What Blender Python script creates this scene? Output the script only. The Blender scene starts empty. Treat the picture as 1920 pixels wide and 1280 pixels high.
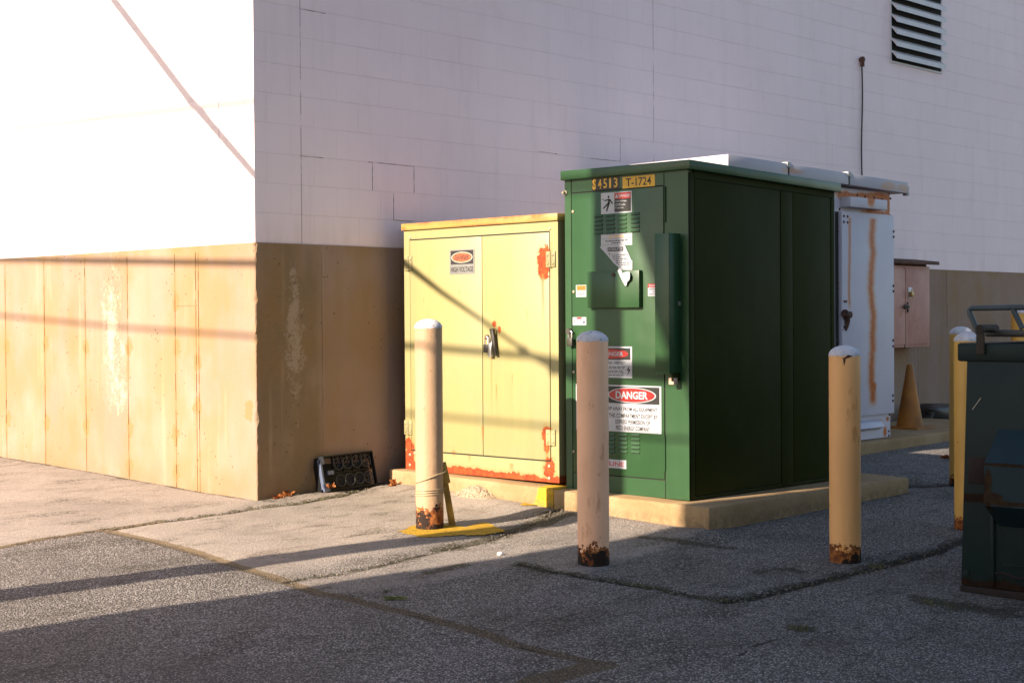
import bpy, bmesh, math, random
import numpy as np
from mathutils import Vector, Matrix
random.seed(7); rng = np.random.default_rng(7)
SC = bpy.context.scene
COL = SC.collection
PI = math.pi

# ---------------------------------------------------------------- camera model (solved from the block courses)
FPX = 2859.211
CAM = np.array([-6.23600545, -8.32075973, 1.210435])
YAW, PITCH, ROLL = 0.809487093, -0.0139114128, -0.00662732907
def _axes():
    cy, sy = math.cos(YAW), math.sin(YAW); cp, sp = math.cos(PITCH), math.sin(PITCH)
    f = np.array([sy*cp, cy*cp, sp]); r = np.array([cy, -sy, 0.]); u = np.cross(r, f)
    c, s = math.cos(ROLL), math.sin(ROLL)
    return f, c*r+s*u, -s*r+c*u
FV, RV, UV = _axes()
def ray(px, py): return FV + RV*(px-960)/FPX - UV*(py-640)/FPX
def at(px, py, **k):                      # point of the photograph on a known plane (x=, y= or z=)
    d = ray(px, py); a, v = list(k.items())[0]; i = 'xyz'.index(a)
    return CAM + d*(v-CAM[i])/d[i]
GA, GB = .0135, .030
def atg(px, py):                          # ... on the sloping lot
    d = ray(px, py); t = (GA*CAM[0]+GB*CAM[1]-CAM[2])/(d[2]-GA*d[0]-GB*d[1])
    return CAM + d*t

SUN = Vector((1, -.13, -.472)).normalized()

# ---------------------------------------------------------------- small numpy value noise
def vnoise(x, y, seed=0):
    xi = np.floor(x).astype(int); yi = np.floor(y).astype(int)
    fx = x-xi; fy = y-yi; fx = fx*fx*(3-2*fx); fy = fy*fy*(3-2*fy)
    def h(a, b):
        n = (a*374761393 + b*668265263 + seed*144269) & 0x7fffffff
        n = ((n ^ (n >> 13))*1274126177) & 0x7fffffff
        return ((n ^ (n >> 16)) & 0xffff)/65535.
    return (h(xi, yi)*(1-fx)+h(xi+1, yi)*fx)*(1-fy)+(h(xi, yi+1)*(1-fx)+h(xi+1, yi+1)*fx)*fy

def ground_z(x, y):
    x = np.asarray(x, float); y = np.asarray(y, float)
    z = GA*np.clip(x, -12, 14) + GB*np.clip(y, -12, 7)
    sx = 1/(1+np.exp(-(x-.15)*14))
    z = z + .022*np.exp(-(np.minimum(y, 0)/.4)**2)*sx*(x < 3)
    g = np.exp(-((x-1.02)/.22)**2)/(1+np.exp((y+.25)*12))/(1+np.exp(-(y+3.05)*14))
    z = z + .034*g
    g2 = np.exp(-((y+3.0)/.2)**2)/(1+np.exp(-(x-1.05)*12))/(1+np.exp((x-3.7)*6))
    z = z + .02*g2
    near = (np.abs(x-2) < 9) & (np.abs(y+1.5) < 8)
    z = z + near*(.010*(vnoise(x*1.7, y*1.7, 3)-.5)+.006*(vnoise(x*5, y*5, 5)-.5))
    return z
def gz(x, y): return float(ground_z(np.array([x]), np.array([y]))[0])

# ---------------------------------------------------------------- node helpers
class NT:
    def __init__(s, name, rough=.7, spec=.5):
        s.m = bpy.data.materials.new(name); s.m.use_nodes = True; s.t = s.m.node_tree; s.n = s.t.nodes; s.n.clear()
        s.out = s.n.new('ShaderNodeOutputMaterial'); s.b = s.n.new('ShaderNodeBsdfPrincipled')
        s.t.links.new(s.b.outputs[0], s.out.inputs[0]); s.b.inputs['Roughness'].default_value = rough
        s.b.inputs['Specular IOR Level'].default_value = spec
        g = s.n.new('ShaderNodeNewGeometry'); s.pos = g.outputs['Position']; s.nrm = g.outputs['Normal']
        sp = s.n.new('ShaderNodeSeparateXYZ'); s.t.links.new(s.pos, sp.inputs[0]); s.x, s.y, s.z = sp.outputs
    def L(s, a, b):
        if hasattr(a, 'links') or isinstance(a, bpy.types.NodeSocket): s.t.links.new(a, b)
        else: b.default_value = a if not (isinstance(a, tuple) and len(a) == 3 and b.type == 'RGBA') else (*a, 1)
    def ma(s, op, a, b=0., c=None, clamp=False):
        n = s.n.new('ShaderNodeMath'); n.operation = op; n.use_clamp = clamp
        s.L(a, n.inputs[0]); s.L(b, n.inputs[1])
        if c is not None: s.L(c, n.inputs[2])
        return n.outputs[0]
    def vec(s, sc=(1, 1, 1), loc=(0, 0, 0), v=None):
        n = s.n.new('ShaderNodeMapping'); s.t.links.new(v or s.pos, n.inputs[0]); n.inputs['Scale'].default_value = sc
        n.inputs['Location'].default_value = loc; return n.outputs[0]
    def cmb(s, a, b, c=0.):
        n = s.n.new('ShaderNodeCombineXYZ'); s.L(a, n.inputs[0]); s.L(b, n.inputs[1]); s.L(c, n.inputs[2]); return n.outputs[0]
    def noise(s, scale, det=3, rough=.55, v=None, color=False):
        n = s.n.new('ShaderNodeTexNoise'); s.t.links.new(v or s.pos, n.inputs['Vector'])
        n.inputs['Scale'].default_value = scale; n.inputs['Detail'].default_value = det; n.inputs['Roughness'].default_value = rough
        return n.outputs['Color' if color else 'Fac']
    def vor(s, scale, v=None, out='Distance', feat='F1', rnd=1.):
        n = s.n.new('ShaderNodeTexVoronoi'); s.t.links.new(v or s.pos, n.inputs['Vector']); n.feature = feat
        n.inputs['Scale'].default_value = scale; n.inputs['Randomness'].default_value = rnd; return n.outputs[out]
    def ss(s, v, a, b, lo=0., hi=1.):
        n = s.n.new('ShaderNodeMapRange'); n.interpolation_type = 'SMOOTHSTEP'
        s.L(v, n.inputs[0]); s.L(a, n.inputs[1]); s.L(b, n.inputs[2]); s.L(lo, n.inputs[3]); s.L(hi, n.inputs[4]); return n.outputs[0]
    def ramp(s, v, stops, const=False):
        n = s.n.new('ShaderNodeValToRGB'); s.t.links.new(v, n.inputs[0]); e = n.color_ramp.elements
        if const: n.color_ramp.interpolation = 'CONSTANT'
        while len(e) < len(stops): e.new(.5)
        for i, (p, c) in enumerate(stops): e[i].position = p; e[i].color = (*c, 1) if isinstance(c, tuple) else (c, c, c, 1)
        return n.outputs[0]
    def mix(s, f, a, b, mode='MIX'):
        n = s.n.new('ShaderNodeMix'); n.data_type = 'RGBA'; n.blend_type = mode; n.clamp_factor = True
        s.L(f, n.inputs[0]); s.L(a, n.inputs[6]); s.L(b, n.inputs[7]); return n.outputs[2]
    def attr(s, name):
        n = s.n.new('ShaderNodeAttribute'); n.attribute_name = name; return n.outputs['Fac']
    def blobs(s, u, v, lst):                 # 1 at a blob's centre, 0 at its rim, negative outside
        r = None
        for (u0, v0, ru, rv) in lst:
            a = s.ma('DIVIDE', s.ma('SUBTRACT', u, u0), ru); b = s.ma('DIVIDE', s.ma('SUBTRACT', v, v0), rv)
            d = s.ma('SUBTRACT', 1., s.ma('SQRT', s.ma('ADD', s.ma('MULTIPLY', a, a), s.ma('MULTIPLY', b, b))))
            r = d if r is None else s.ma('MAXIMUM', r, d)
        return r
    def bump(s, h, dist=.002, st=1., prev=None):
        n = s.n.new('ShaderNodeBump'); n.inputs['Distance'].default_value = dist; n.inputs['Strength'].default_value = st
        s.L(h, n.inputs['Height'])
        if prev is not None: s.t.links.new(prev, n.inputs['Normal'])
        return n.outputs[0]
    def fin(s, col, rough=None, nrm=None, metal=None):
        s.L(col, s.b.inputs['Base Color'])
        if rough is not None: s.L(rough, s.b.inputs['Roughness'])
        if nrm is not None: s.t.links.new(nrm, s.b.inputs['Normal'])
        if metal is not None: s.b.inputs['Metallic'].default_value = metal
        return s.m

def plain(name, col, rough=.6, var=.12, bump=.0, metal=0., spec=.5, scale=9):
    k = NT(name, rough, spec); n = k.noise(scale, 4)
    c = k.mix(k.ss(n, .3, .7), tuple(x*(1-var) for x in col), tuple(min(1, x*(1+var)) for x in col))
    nm = k.bump(k.noise(140, 2), bump) if bump else None
    return k.fin(c, None, nm, metal)

# ---------------------------------------------------------------- mesh builder
class MB:
    def __init__(s): s.bm = bmesh.new()
    def hull8(s, P, bevel=0., seg=2):        # P: 8 corners, index = ix + 2*iy + 4*iz
        b = bmesh.new(); v = [b.verts.new(tuple(float(c) for c in p)) for p in P]
        for q in ((0, 2, 3, 1), (4, 5, 7, 6), (0, 1, 5, 4), (2, 6, 7, 3), (0, 4, 6, 2), (1, 3, 7, 5)): b.faces.new([v[i] for i in q])
        bmesh.ops.recalc_face_normals(b, faces=b.faces)
        if bevel: bmesh.ops.bevel(b, geom=b.edges[:], offset=bevel, segments=seg, profile=.5, affect='EDGES')
        s.join(b); return s
    def box(s, a, b, bevel=0., seg=2):
        lo = [min(a[i], b[i]) for i in range(3)]; hi = [max(a[i], b[i]) for i in range(3)]
        return s.hull8([(hi[0] if i & 1 else lo[0], hi[1] if i & 2 else lo[1], hi[2] if i & 4 else lo[2]) for i in range(8)], bevel, seg)
    def join(s, b):
        me = bpy.data.meshes.new('t'); b.to_mesh(me); b.free(); s.bm.from_mesh(me); bpy.data.meshes.remove(me)
    def poly(s, pts, depth):                 # polygon pts (3D, planar), thickened along vector depth
        b = bmesh.new(); a = [b.verts.new(tuple(map(float, p))) for p in pts]; d = Vector(depth)
        c = [b.verts.new(v.co+d) for v in a]; n = len(a)
        b.faces.new(a); b.faces.new(c[::-1])
        for i in range(n): b.faces.new((a[i], a[(i+1) % n], c[(i+1) % n], c[i]))
        bmesh.ops.recalc_face_normals(b, faces=b.faces); s.join(b); return s
    def tube(s, pts, r, n=8, caps=True):
        b = bmesh.new(); rings = []; pts = [Vector(p) for p in pts]; rr = r if isinstance(r, (list, tuple)) else [r]*len(pts)
        for i, p in enumerate(pts):
            t = (pts[min(i+1, len(pts)-1)]-pts[max(i-1, 0)]).normalized()
            a = t.orthogonal().normalized() if i == 0 else (pa - t*pa.dot(t)).normalized()
            pa = a; c = t.cross(a)
            rings.append([b.verts.new(p+(a*math.cos(q)+c*math.sin(q))*rr[i]) for q in [2*PI*j/n for j in range(n)]])
        for i in range(len(rings)-1):
            for j in range(n): b.faces.new((rings[i][j], rings[i][(j+1) % n], rings[i+1][(j+1) % n], rings[i+1][j]))
        if caps: b.faces.new(rings[0][::-1]); b.faces.new(rings[-1])
        bmesh.ops.recalc_face_normals(b, faces=b.faces); s.join(b); return s
    def lathe(s, prof, c=(0, 0, 0), n=40, jit=0.):    # prof: (r, z)
        b = bmesh.new(); rings = []
        for (r, z) in prof:
            if r < 1e-6: rings.append([b.verts.new((c[0], c[1], c[2]+z))]); continue
            rings.append([b.verts.new((c[0]+(r+random.uniform(-jit, jit))*math.cos(2*PI*j/n), c[1]+(r+random.uniform(-jit, jit))*math.sin(2*PI*j/n), c[2]+z)) for j in range(n)])
        for A, B in zip(rings, rings[1:]):
            for j in range(n):
                if len(A) == 1: b.faces.new((A[0], B[j], B[(j+1) % n]))
                elif len(B) == 1: b.faces.new((A[j], A[(j+1) % n], B[0]))
                else: b.faces.new((A[j], A[(j+1) % n], B[(j+1) % n], B[j]))
        bmesh.ops.recalc_face_normals(b, faces=b.faces); s.join(b); return s
    def build(s, name, mat, parent=None, smooth=True, label=None):
        o0 = Vector(parent['_o']) if parent is not None and '_o' in parent else Vector((0, 0, 0))
        bmesh.ops.translate(s.bm, verts=s.bm.verts, vec=-o0)
        me = bpy.data.meshes.new(name); s.bm.to_mesh(me); s.bm.free()
        me.materials.append(mat)
        if smooth:
            me.polygons.foreach_set('use_smooth', [True]*len(me.polygons)); me.set_sharp_from_angle(angle=math.radians(32))
        o = bpy.data.objects.new(name, me); COL.objects.link(o)
        if parent is not None: o.parent = parent
        if parent is not None and '_o' in parent: o['_o'] = parent['_o']
        if label: o['label'] = label
        return o

def thing(name, label, cat, loc, group=None):
    o = bpy.data.objects.new(name, None); COL.objects.link(o); o.location = tuple(map(float, loc)); o.empty_display_size = .1
    o['label'] = label; o['category'] = cat; o['_o'] = [float(v) for v in loc]
    if group: o['group'] = group
    return o
def one(mb, name, mat, label, cat, loc, group=None):      # a thing that is one mesh, origin at its base
    d = {'_o': loc}
    bmesh.ops.translate(mb.bm, verts=mb.bm.verts, vec=-Vector(tuple(map(float, loc))))
    o = mb.build(name, mat); o.location = tuple(map(float, loc)); o['label'] = label; o['category'] = cat
    if group: o['group'] = group
    return o

def text(s, mat, parent, org, u, v, w, width, height, bold=0., name='lettering', lift=.0006):
    # lettering centred at org (3D), u right, v up, w outwards; fitted to width x height (metres)
    c = bpy.data.curves.new('t', 'FONT'); c.body = s; c.size = 1; c.align_x = 'CENTER'; c.align_y = 'CENTER'; c.offset = bold; c.resolution_u = 3
    o = bpy.data.objects.new('t', c); COL.objects.link(o); bpy.context.view_layer.update()
    me = bpy.data.meshes.new_from_object(o.evaluated_get(bpy.context.evaluated_depsgraph_get())); bpy.data.objects.remove(o); bpy.data.curves.remove(c)
    co = np.empty(len(me.vertices)*3); me.vertices.foreach_get('co', co); co = co.reshape(-1, 3)
    lo, hi = co.min(0), co.max(0); mid = (lo+hi)/2; sc = np.array([width/(hi[0]-lo[0]), height/(hi[1]-lo[1])])
    q = (co[:, :2]-mid[:2])*sc
    P = np.array(org)+q[:, :1]*np.array(u)+q[:, 1:]*np.array(v)+lift*np.array(w)
    if parent is not None and '_o' in parent: P = P-np.array(parent['_o'])
    me.vertices.foreach_set('co', P.ravel()); me.name = name; me.update(); me.materials.clear(); me.materials.append(mat)
    t = bpy.data.objects.new(name, me); COL.objects.link(t)
    if parent is not None: t.parent = parent
    return t
FU, FVv, FW = (0, -1, 0), (0, 0, 1), (-1, 0, 0)           # a face looking along -x
def ftext(s, mat, parent, X, px, py, wpx, hpx, bold=0., lift=.0006, name='lettering'):
    a = at(px-wpx/2, py, x=X); b = at(px+wpx/2, py, x=X); c = at(px, py-hpx/2, x=X); d = at(px, py+hpx/2, x=X)
    return text(s, mat, parent, at(px, py, x=X), FU, FVv, FW, abs(a[1]-b[1]), abs(c[2]-d[2]), bold, name, lift)
def frect(X, x0, y0, x1, y1):                             # photo rectangle -> (y left, z top, y right, z bottom), squared up
    a = at(x0, y0, x=X); b = at(x1, y1, x=X); return a[1], a[2], b[1], b[2]
def fbox(X, r, d0, d1, bev=0., mb=None):                  # slab on a -x face between depths d0 (behind) and d1 (proud)
    mb = mb or MB(); mb.box((X-d1, r[0], r[1]), (X-d0, r[2], r[3]), bev); return mb
def srect(Y, x0, y0, x1, y1):
    a = at(x0, y0, y=Y); b = at(x1, y1, y=Y); return a[0], a[2], b[0], b[2]
def sbox(Y, r, d0, d1, bev=0., mb=None):
    mb = mb or MB(); mb.box((r[0], Y-d1, r[1]), (r[2], Y-d0, r[3]), bev); return mb
def bolts(mb, pts, w, r=.008, h=.005):                    # domed bolt heads at 3D points, w outward
    w = Vector(w)
    for p in pts:
        p = Vector(tuple(map(float, p))); mb.tube([p-w*.002, p+w*h*.5, p+w*h*.85, p+w*h], [r, r, r*.7, r*.25], 10)
    return mb

def boltp(mat, parent, pts, w, r, h, name='bolt'):
    for p in pts: bolts(MB(), [p], w, r, h).build(name, mat, parent)

# ================================================================ materials
def mat_block():
    k = NT('painted_block', .55, .3)
    u = k.ma('ADD', k.x, k.y); v = k.ma('SUBTRACT', k.z, 1.744)
    b = k.n.new('ShaderNodeTexBrick'); k.t.links.new(k.cmb(k.ma('ADD', u, .098), v), b.inputs['Vector'])
    b.inputs['Color1'].default_value = (0, 0, 0, 1); b.inputs['Color2'].default_value = (1, 1, 1, 1); b.inputs['Mortar'].default_value = (.5, .5, .5, 1)
    b.inputs['Scale'].default_value = 1; b.inputs['Mortar Size'].default_value = .0032; b.inputs['Mortar Smooth'].default_value = .6
    b.inputs['Brick Width'].default_value = .4064; b.inputs['Row Height'].default_value = .2032; b.offset = .5
    fac = b.outputs['Fac']
    col = k.mix(k.ss(k.noise(.9, 3), .3, .7), (.87, .705, .72), (.91, .75, .765))
    col = k.mix(k.ma('MULTIPLY', b.outputs['Color'], .22), col, (.85, .68, .70))
    # weathered joints: some thinly painted, some with a warm dirt line
    jn = k.ss(k.noise(1.3, 3), .42, .62)
    col = k.mix(k.ma('MULTIPLY', fac, k.ma('ADD', .03, k.ma('MULTIPLY', jn, .17))), col, (.58, .44, .39))
    # control joints
    cj = k.ma('MINIMUM', k.ma('ABSOLUTE', k.ma('SUBTRACT', u, .398)), k.ma('ABSOLUTE', k.ma('SUBTRACT', u, 4.31)))
    cjm = k.ma('MULTIPLY', k.ss(cj, .0045, .002), k.ss(k.noise(5, 3, v=k.vec((.1, .1, 1))), .35, .5))
    col = k.mix(k.ma('MULTIPLY', cjm, .75), col, (.2, .13, .11))
    # brushed coats and faint runs
    run = k.ss(k.noise(7, 5, .65, v=k.vec((1, 1, .12))), .48, .72)
    col = k.mix(k.ma('MULTIPLY', run, .20), col, (.66, .55, .55))
    blt = k.ss(k.noise(2.4, 5, .7), .55, .70)
    col = k.mix(k.ma('MULTIPLY', blt, .16), col, (.68, .55, .50))
    # fine dirt and pinholes
    ph = k.ma('MULTIPLY', k.ss(k.vor(26), .10, .06), k.ss(k.noise(2.2, 2), .62, .72))
    col = k.mix(k.ma('MULTIPLY', ph, .6), col, (.25, .17, .14))
    lowd = k.ma('MULTIPLY', k.ss(k.z, 2.1, 1.74), k.ss(k.noise(6, 4, v=k.vec((1, 1, .25))), .45, .75))
    col = k.mix(k.ma('MULTIPLY', lowd, .22), col, (.5, .37, .27))
    h = k.ma('SUBTRACT', k.ma('ADD', k.ma('MULTIPLY', k.noise(95, 4, .65), .55), k.ma('MULTIPLY', k.noise(8, 3), .5)), fac)
    return k.fin(col, None, k.bump(h, .0026, .7))

LEFT_BLOBS = [at(px, py, x=-.008) for px, py in ((13, 648), (15, 785), (86, 645), (88, 793), (161, 650), (163, 800), (242, 650), (244, 803), (243, 875), (330, 570), (331, 655), (329, 815), (371, 680), (370, 762), (331, 885), (467, 770))]
PANEL_L = [at(px, 700, x=0)[1] for px in (13, 86, 162.5, 242, 331, 370, 375)]
PANEL_R = [at(px, 700, y=0)[0] for px in (604, 725)] + [2.05, 2.75, 3.4, 4.1, 4.8, 5.5, 6.2, 6.9, 7.6, 8.3, 8.95, 9.6, 10.3, 11.0, 11.7]
def mat_conc_wall():
    k = NT('board_formed_concrete', .85, .25)
    onl = k.ss(k.ma('ABSOLUTE', k.ma('ADD', k.x, .008)), .004, .012)       # 0 on the left wall, 1 on the right one
    n1 = k.noise(1.6, 4); nv = k.noise(5, 5, v=k.vec((1, 1, .16))); nf = k.noise(38, 4)
    base = k.mix(k.ss(n1, .3, .7), (.268, .178, .134), (.322, .228, .180))
    base = k.mix(k.ma('MULTIPLY', k.ss(nv, .42, .68), .45), base, (.25, .165, .08))
    # every form panel has its own tint
    def tint(coord, edges, n0):
        st = [(0., .45)]
        for i, e in enumerate(sorted(edges)): st.append((max(0, min(1, e/12.5)), random.Random(i+n0).choice([.2, .75, .42, .9, .1, .6])))
        return k.ramp(k.ma('DIVIDE', coord, 12.5), st[:31], True)
    t = k.mix(onl, tint(k.y, PANEL_L, 2), tint(k.x, PANEL_R, 5))
    base = k.mix(k.ma('MULTIPLY', t, .45), base, (.38, .275, .215))
    # dark damp tone on the right wall between corner and first form line, plus moss-brown
    dk = k.ma('MULTIPLY', onl, k.ma('MULTIPLY', k.ss(k.x, .62, .50), k.ss(k.noise(2.3, 4, v=k.vec((1, 1, .4))), .25, .55)))
    base = k.mix(k.ma('MULTIPLY', dk, .62), base, (.15, .105, .04))
    # wet orange-brown drifts and vertical runs
    dr_ = k.ss(k.noise(1.1, 5, .6, v=k.vec((1.3, 1.3, .8), (3, 1, 2))), .46, .68)
    base = k.mix(k.ma('MULTIPLY', dr_, .55), base, (.30, .165, .055))
    rn = k.ma('MULTIPLY', k.ss(k.noise(9, 3, .6, v=k.vec((1.6, 1.6, .05))), .56, .72), k.ss(k.noise(1.5, 3), .4, .6))
    base = k.mix(k.ma('MULTIPLY', rn, .4), base, (.42, .32, .21))
    # efflorescence
    eL = k.blobs(k.y, k.z, [(at(213, 620, x=0)[1], 1.2, .24, .75), (at(225, 720, x=0)[1], .75, .20, .35)])
    eR = k.blobs(k.x, k.z, [(at(553, 640, y=0)[0], 1.02, .17, .62), (at(548, 560, y=0)[0], 1.3, .12, .4)])
    e = k.mix(onl, eL, eR)
    en = k.ma('ADD', k.ma('MULTIPLY', k.noise(8, 8, .72, v=k.vec((1, 1, .7))), 1.0), k.ma('MULTIPLY', k.noise(70, 4, .7), .45))
    em = k.ss(k.ma('ADD', k.ma('MULTIPLY', k.ma('MAXIMUM', e, -1.), .30), en), .86, 1.02)
    em = k.ma('MULTIPLY', em, k.ss(e, -.25, .1))
    base = k.mix(k.ma('MULTIPLY', em, k.ma('SUBTRACT', .65, k.ma('MULTIPLY', onl, .25))), base, (.55, .45, .36))
    # brown bleeding along the form lines of the left wall
    ld = None
    for yy in PANEL_L:
        d = k.ma('ABSOLUTE', k.ma('SUBTRACT', k.y, yy)); ld = d if ld is None else k.ma('MINIMUM', ld, d)
    lm = k.ss(k.ma('ADD', k.ma('DIVIDE', ld, .05), k.ma('MULTIPLY', k.ma('SUBTRACT', k.noise(5, 5, .7, v=k.vec((1, 1, .8))), .5), 3.2)), .75, -.1)
    lm = k.ma('MULTIPLY', lm, k.ma('SUBTRACT', 1., onl))
    base = k.mix(k.ma('MULTIPLY', lm, .55), base, (.30, .18, .075))
    # patched tie holes with stains below
    tb = k.blobs(k.y, k.z, [(p[1], p[2], .065, .085) for p in LEFT_BLOBS])
    tb = k.ma('MULTIPLY', k.ma('SUBTRACT', 1., onl), k.ss(k.ma('ADD', tb, k.ma('MULTIPLY', k.ma('SUBTRACT', k.noise(17, 4, .65), .5), 1.7)), .12, .42))
    base = k.mix(k.ma('MULTIPLY', tb, .75), base, (.28, .16, .06))
    # grime along the top under the blockwork and along the ground
    top = k.ma('MULTIPLY', k.ss(k.z, 1.62, 1.744), k.ss(k.noise(3.5, 4, v=k.vec((1, 1, .3))), .4, .65))
    base = k.mix(k.ma('MULTIPLY', top, .5), base, (.28, .165, .06))
    low = k.ma('MULTIPLY', k.ss(k.z, .32, .03), k.ss(k.noise(4, 4), .3, .65))
    base = k.mix(k.ma('MULTIPLY', low, .6), base, (.24, .15, .075))
    # bug holes
    bh = k.ma('MULTIPLY', k.ss(k.vor(17), .13, .07), k.ss(k.noise(1.9, 2), .47, .56))
    base = k.mix(k.ma('MULTIPLY', bh, .8), base, (.10, .065, .03))
    base = k.mix(k.ma('MULTIPLY', k.ss(nf, .35, .75), .16), base, (.30, .20, .10))
    h = k.ma('SUBTRACT', k.ma('ADD', k.ma('MULTIPLY', nf, .5), k.ma('ADD', nv, k.ma('MULTIPLY', em, .4))), k.ma('MULTIPLY', bh, 1.5))
    return k.fin(base, None, k.bump(h, .004, .7))

def mat_pad():
    k = NT('pad_concrete', .9, .2)
    c = k.mix(k.ss(k.noise(3, 5), .3, .7), (.29, .19, .095), (.38, .26, .145))
    c = k.mix(k.ma('MULTIPLY', k.ss(k.noise(30, 5, .7), .5, .8), .5), c, (.17, .10, .04))
    # yellow paint lapped over one end of the pad
    yb = k.ma('SUBTRACT', .09, k.ma('ABSOLUTE', k.ma('ADD', k.y, 1.645)))
    ym = k.ss(k.ma('ADD', yb, k.ma('MULTIPLY', k.ma('SUBTRACT', k.noise(8, 4), .5), .16)), -.005, .025)
    ym = k.ma('MULTIPLY', ym, k.ss(k.x, 1.36, 1.30))
    c = k.mix(ym, c, k.mix(k.ss(k.noise(24, 4), .45, .75), (.52, .32, .03), (.30, .18, .02)))
    low = k.ma('MULTIPLY', k.ss(k.z, .06, .0), k.ss(k.noise(14, 4, .7), .35, .6))
    c = k.mix(k.ma('MULTIPLY', low, .6), c, (.17, .12, .065))
    h = k.ma('ADD', k.noise(40, 5, .7), k.ma('MULTIPLY', k.vor(70), .4))
    return k.fin(c, None, k.bump(h, .004, .8))

def mat_ground():
    k = NT('worn_asphalt', .9, .25)
    fine = k.attr('fine'); ck = k.attr('crack'); sm = k.attr('seam'); mo = k.attr('moss')
    wob = k.ma('ADD', k.ma('MULTIPLY', k.ma('SUBTRACT', k.noise(7, 4, .65), .5), 1.8), k.ma('MULTIPLY', k.ma('SUBTRACT', k.noise(34, 3, .6), .5), 1.0))
    # aggregate: two sizes of stones
    wv = k.vec((1, 1, 0))
    ca = k.vor(112, wv, 'Color'); da = k.vor(112, wv, 'Distance'); cb = k.vor(190, wv, 'Color')
    sp = k.n.new('ShaderNodeSeparateColor'); k.t.links.new(ca, sp.inputs[0]); sp2 = k.n.new('ShaderNodeSeparateColor'); k.t.links.new(cb, sp2.inputs[0])
    stone = k.ramp(sp.outputs[0], [(0, (.02, .018, .017)), (.22, (.07, .062, .056)), (.45, (.28, .245, .225)), (.75, (.50, .45, .42)), (1, (.78, .72, .68))])
    small = k.ramp(sp2.outputs[1], [(0, (.16, .13, .105)), (.3, (.28, .225, .18)), (.7, (.43, .35, .29)), (1, (.60, .52, .45))])
    col = k.mix(k.ma('ADD', .10, k.ma('MULTIPLY', fine, .78)), stone, small)
    warm = k.mix(fine, (.52, .48, .47), (.46, .395, .345))
    col = k.mix(k.ma('ADD', .27, k.ma('MULTIPLY', fine, .27)), col, warm)
    # broad wear and dark traffic staining
    col = k.mix(k.ma('MULTIPLY', k.ss(k.noise(.9, 6, .65), .44, .66), .42), col, (.20, .175, .15))
    col = k.mix(k.ma('MULTIPLY', k.ss(k.noise(3.1, 5, .65), .52, .72), .30), col, (.15, .125, .10))
    # shrinkage scuffs on the smooth patches (long and thin)
    scf = k.ma('MULTIPLY', k.ss(k.noise(2.1, 6, .7, v=k.vec((.55, 2.6, 1))), .57, .66), k.ss(k.noise(40, 4, .7), .38, .52))
    col = k.mix(k.ma('MULTIPLY', k.ma('MULTIPLY', scf, fine), .6), col, (.19, .135, .10))
    # dark dirt lodged between the stones, in drifting patches
    dp = k.ma('MULTIPLY', k.ss(k.noise(2.6, 5, .65, v=k.vec((.7, 1.5, 1))), .50, .66), k.ss(k.noise(48, 4, .75), .44, .58))
    col = k.mix(k.ma('MULTIPLY', dp, .85), col, (.045, .04, .024))
    sp3_ = k.ma('MULTIPLY', k.ss(k.noise(120, 3, .7), .60, .68), .6)
    col = k.mix(sp3_, col, (.09, .07, .05))
    # moss and dirt
    mm = k.ss(k.ma('ADD', mo, k.ma('MULTIPLY', k.ma('SUBTRACT', k.noise(9, 6, .72), .5), 5.)), 1.15, .5)
    mm = k.ma('MULTIPLY', mm, k.ss(k.noise(70, 4, .75), .34, .50))
    col = k.mix(k.ma('MULTIPLY', mm, .9), col, k.mix(k.noise(45, 3), (.035, .033, .016), (.11, .09, .04)))
    # brown tar seams
    s_ = k.ss(k.ma('ADD', sm, k.ma('MULTIPLY', wob, .45)), 1.05, .8)
    col = k.mix(k.ma('MULTIPLY', s_, .85), col, k.mix(k.ss(k.noise(70, 3), .4, .7), (.17, .115, .055), (.26, .185, .10)))
    # open cracks
    wob2 = k.ma('ADD', k.ma('MULTIPLY', k.ma('SUBTRACT', k.noise(16, 4, .7), .5), 3.2), k.ma('MULTIPLY', k.ma('SUBTRACT', k.noise(75, 3, .65), .5), 1.6))
    c_ = k.ss(k.ma('ADD', ck, wob2), 1.35, .95)
    col = k.mix(k.ma('MULTIPLY', c_, .93), col, (.030, .024, .016))
    pits = k.ma('MULTIPLY', k.ss(da, .28, .52), k.ma('SUBTRACT', 1., k.ma('MULTIPLY', fine, .65)))
    col = k.mix(k.ma('MULTIPLY', pits, .75), col, (.035, .03, .026))
    h = k.ma('SUBTRACT', k.ma('SUBTRACT', k.ma('MULTIPLY', sp.outputs[1], .5), k.ma('MULTIPLY', da, k.ma('SUBTRACT', 1.5, fine))), k.ma('MULTIPLY', c_, 2.))
    return k.fin(col, None, k.bump(h, .005, .9, k.bump(k.noise(18, 4), .006, .5)))

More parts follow.
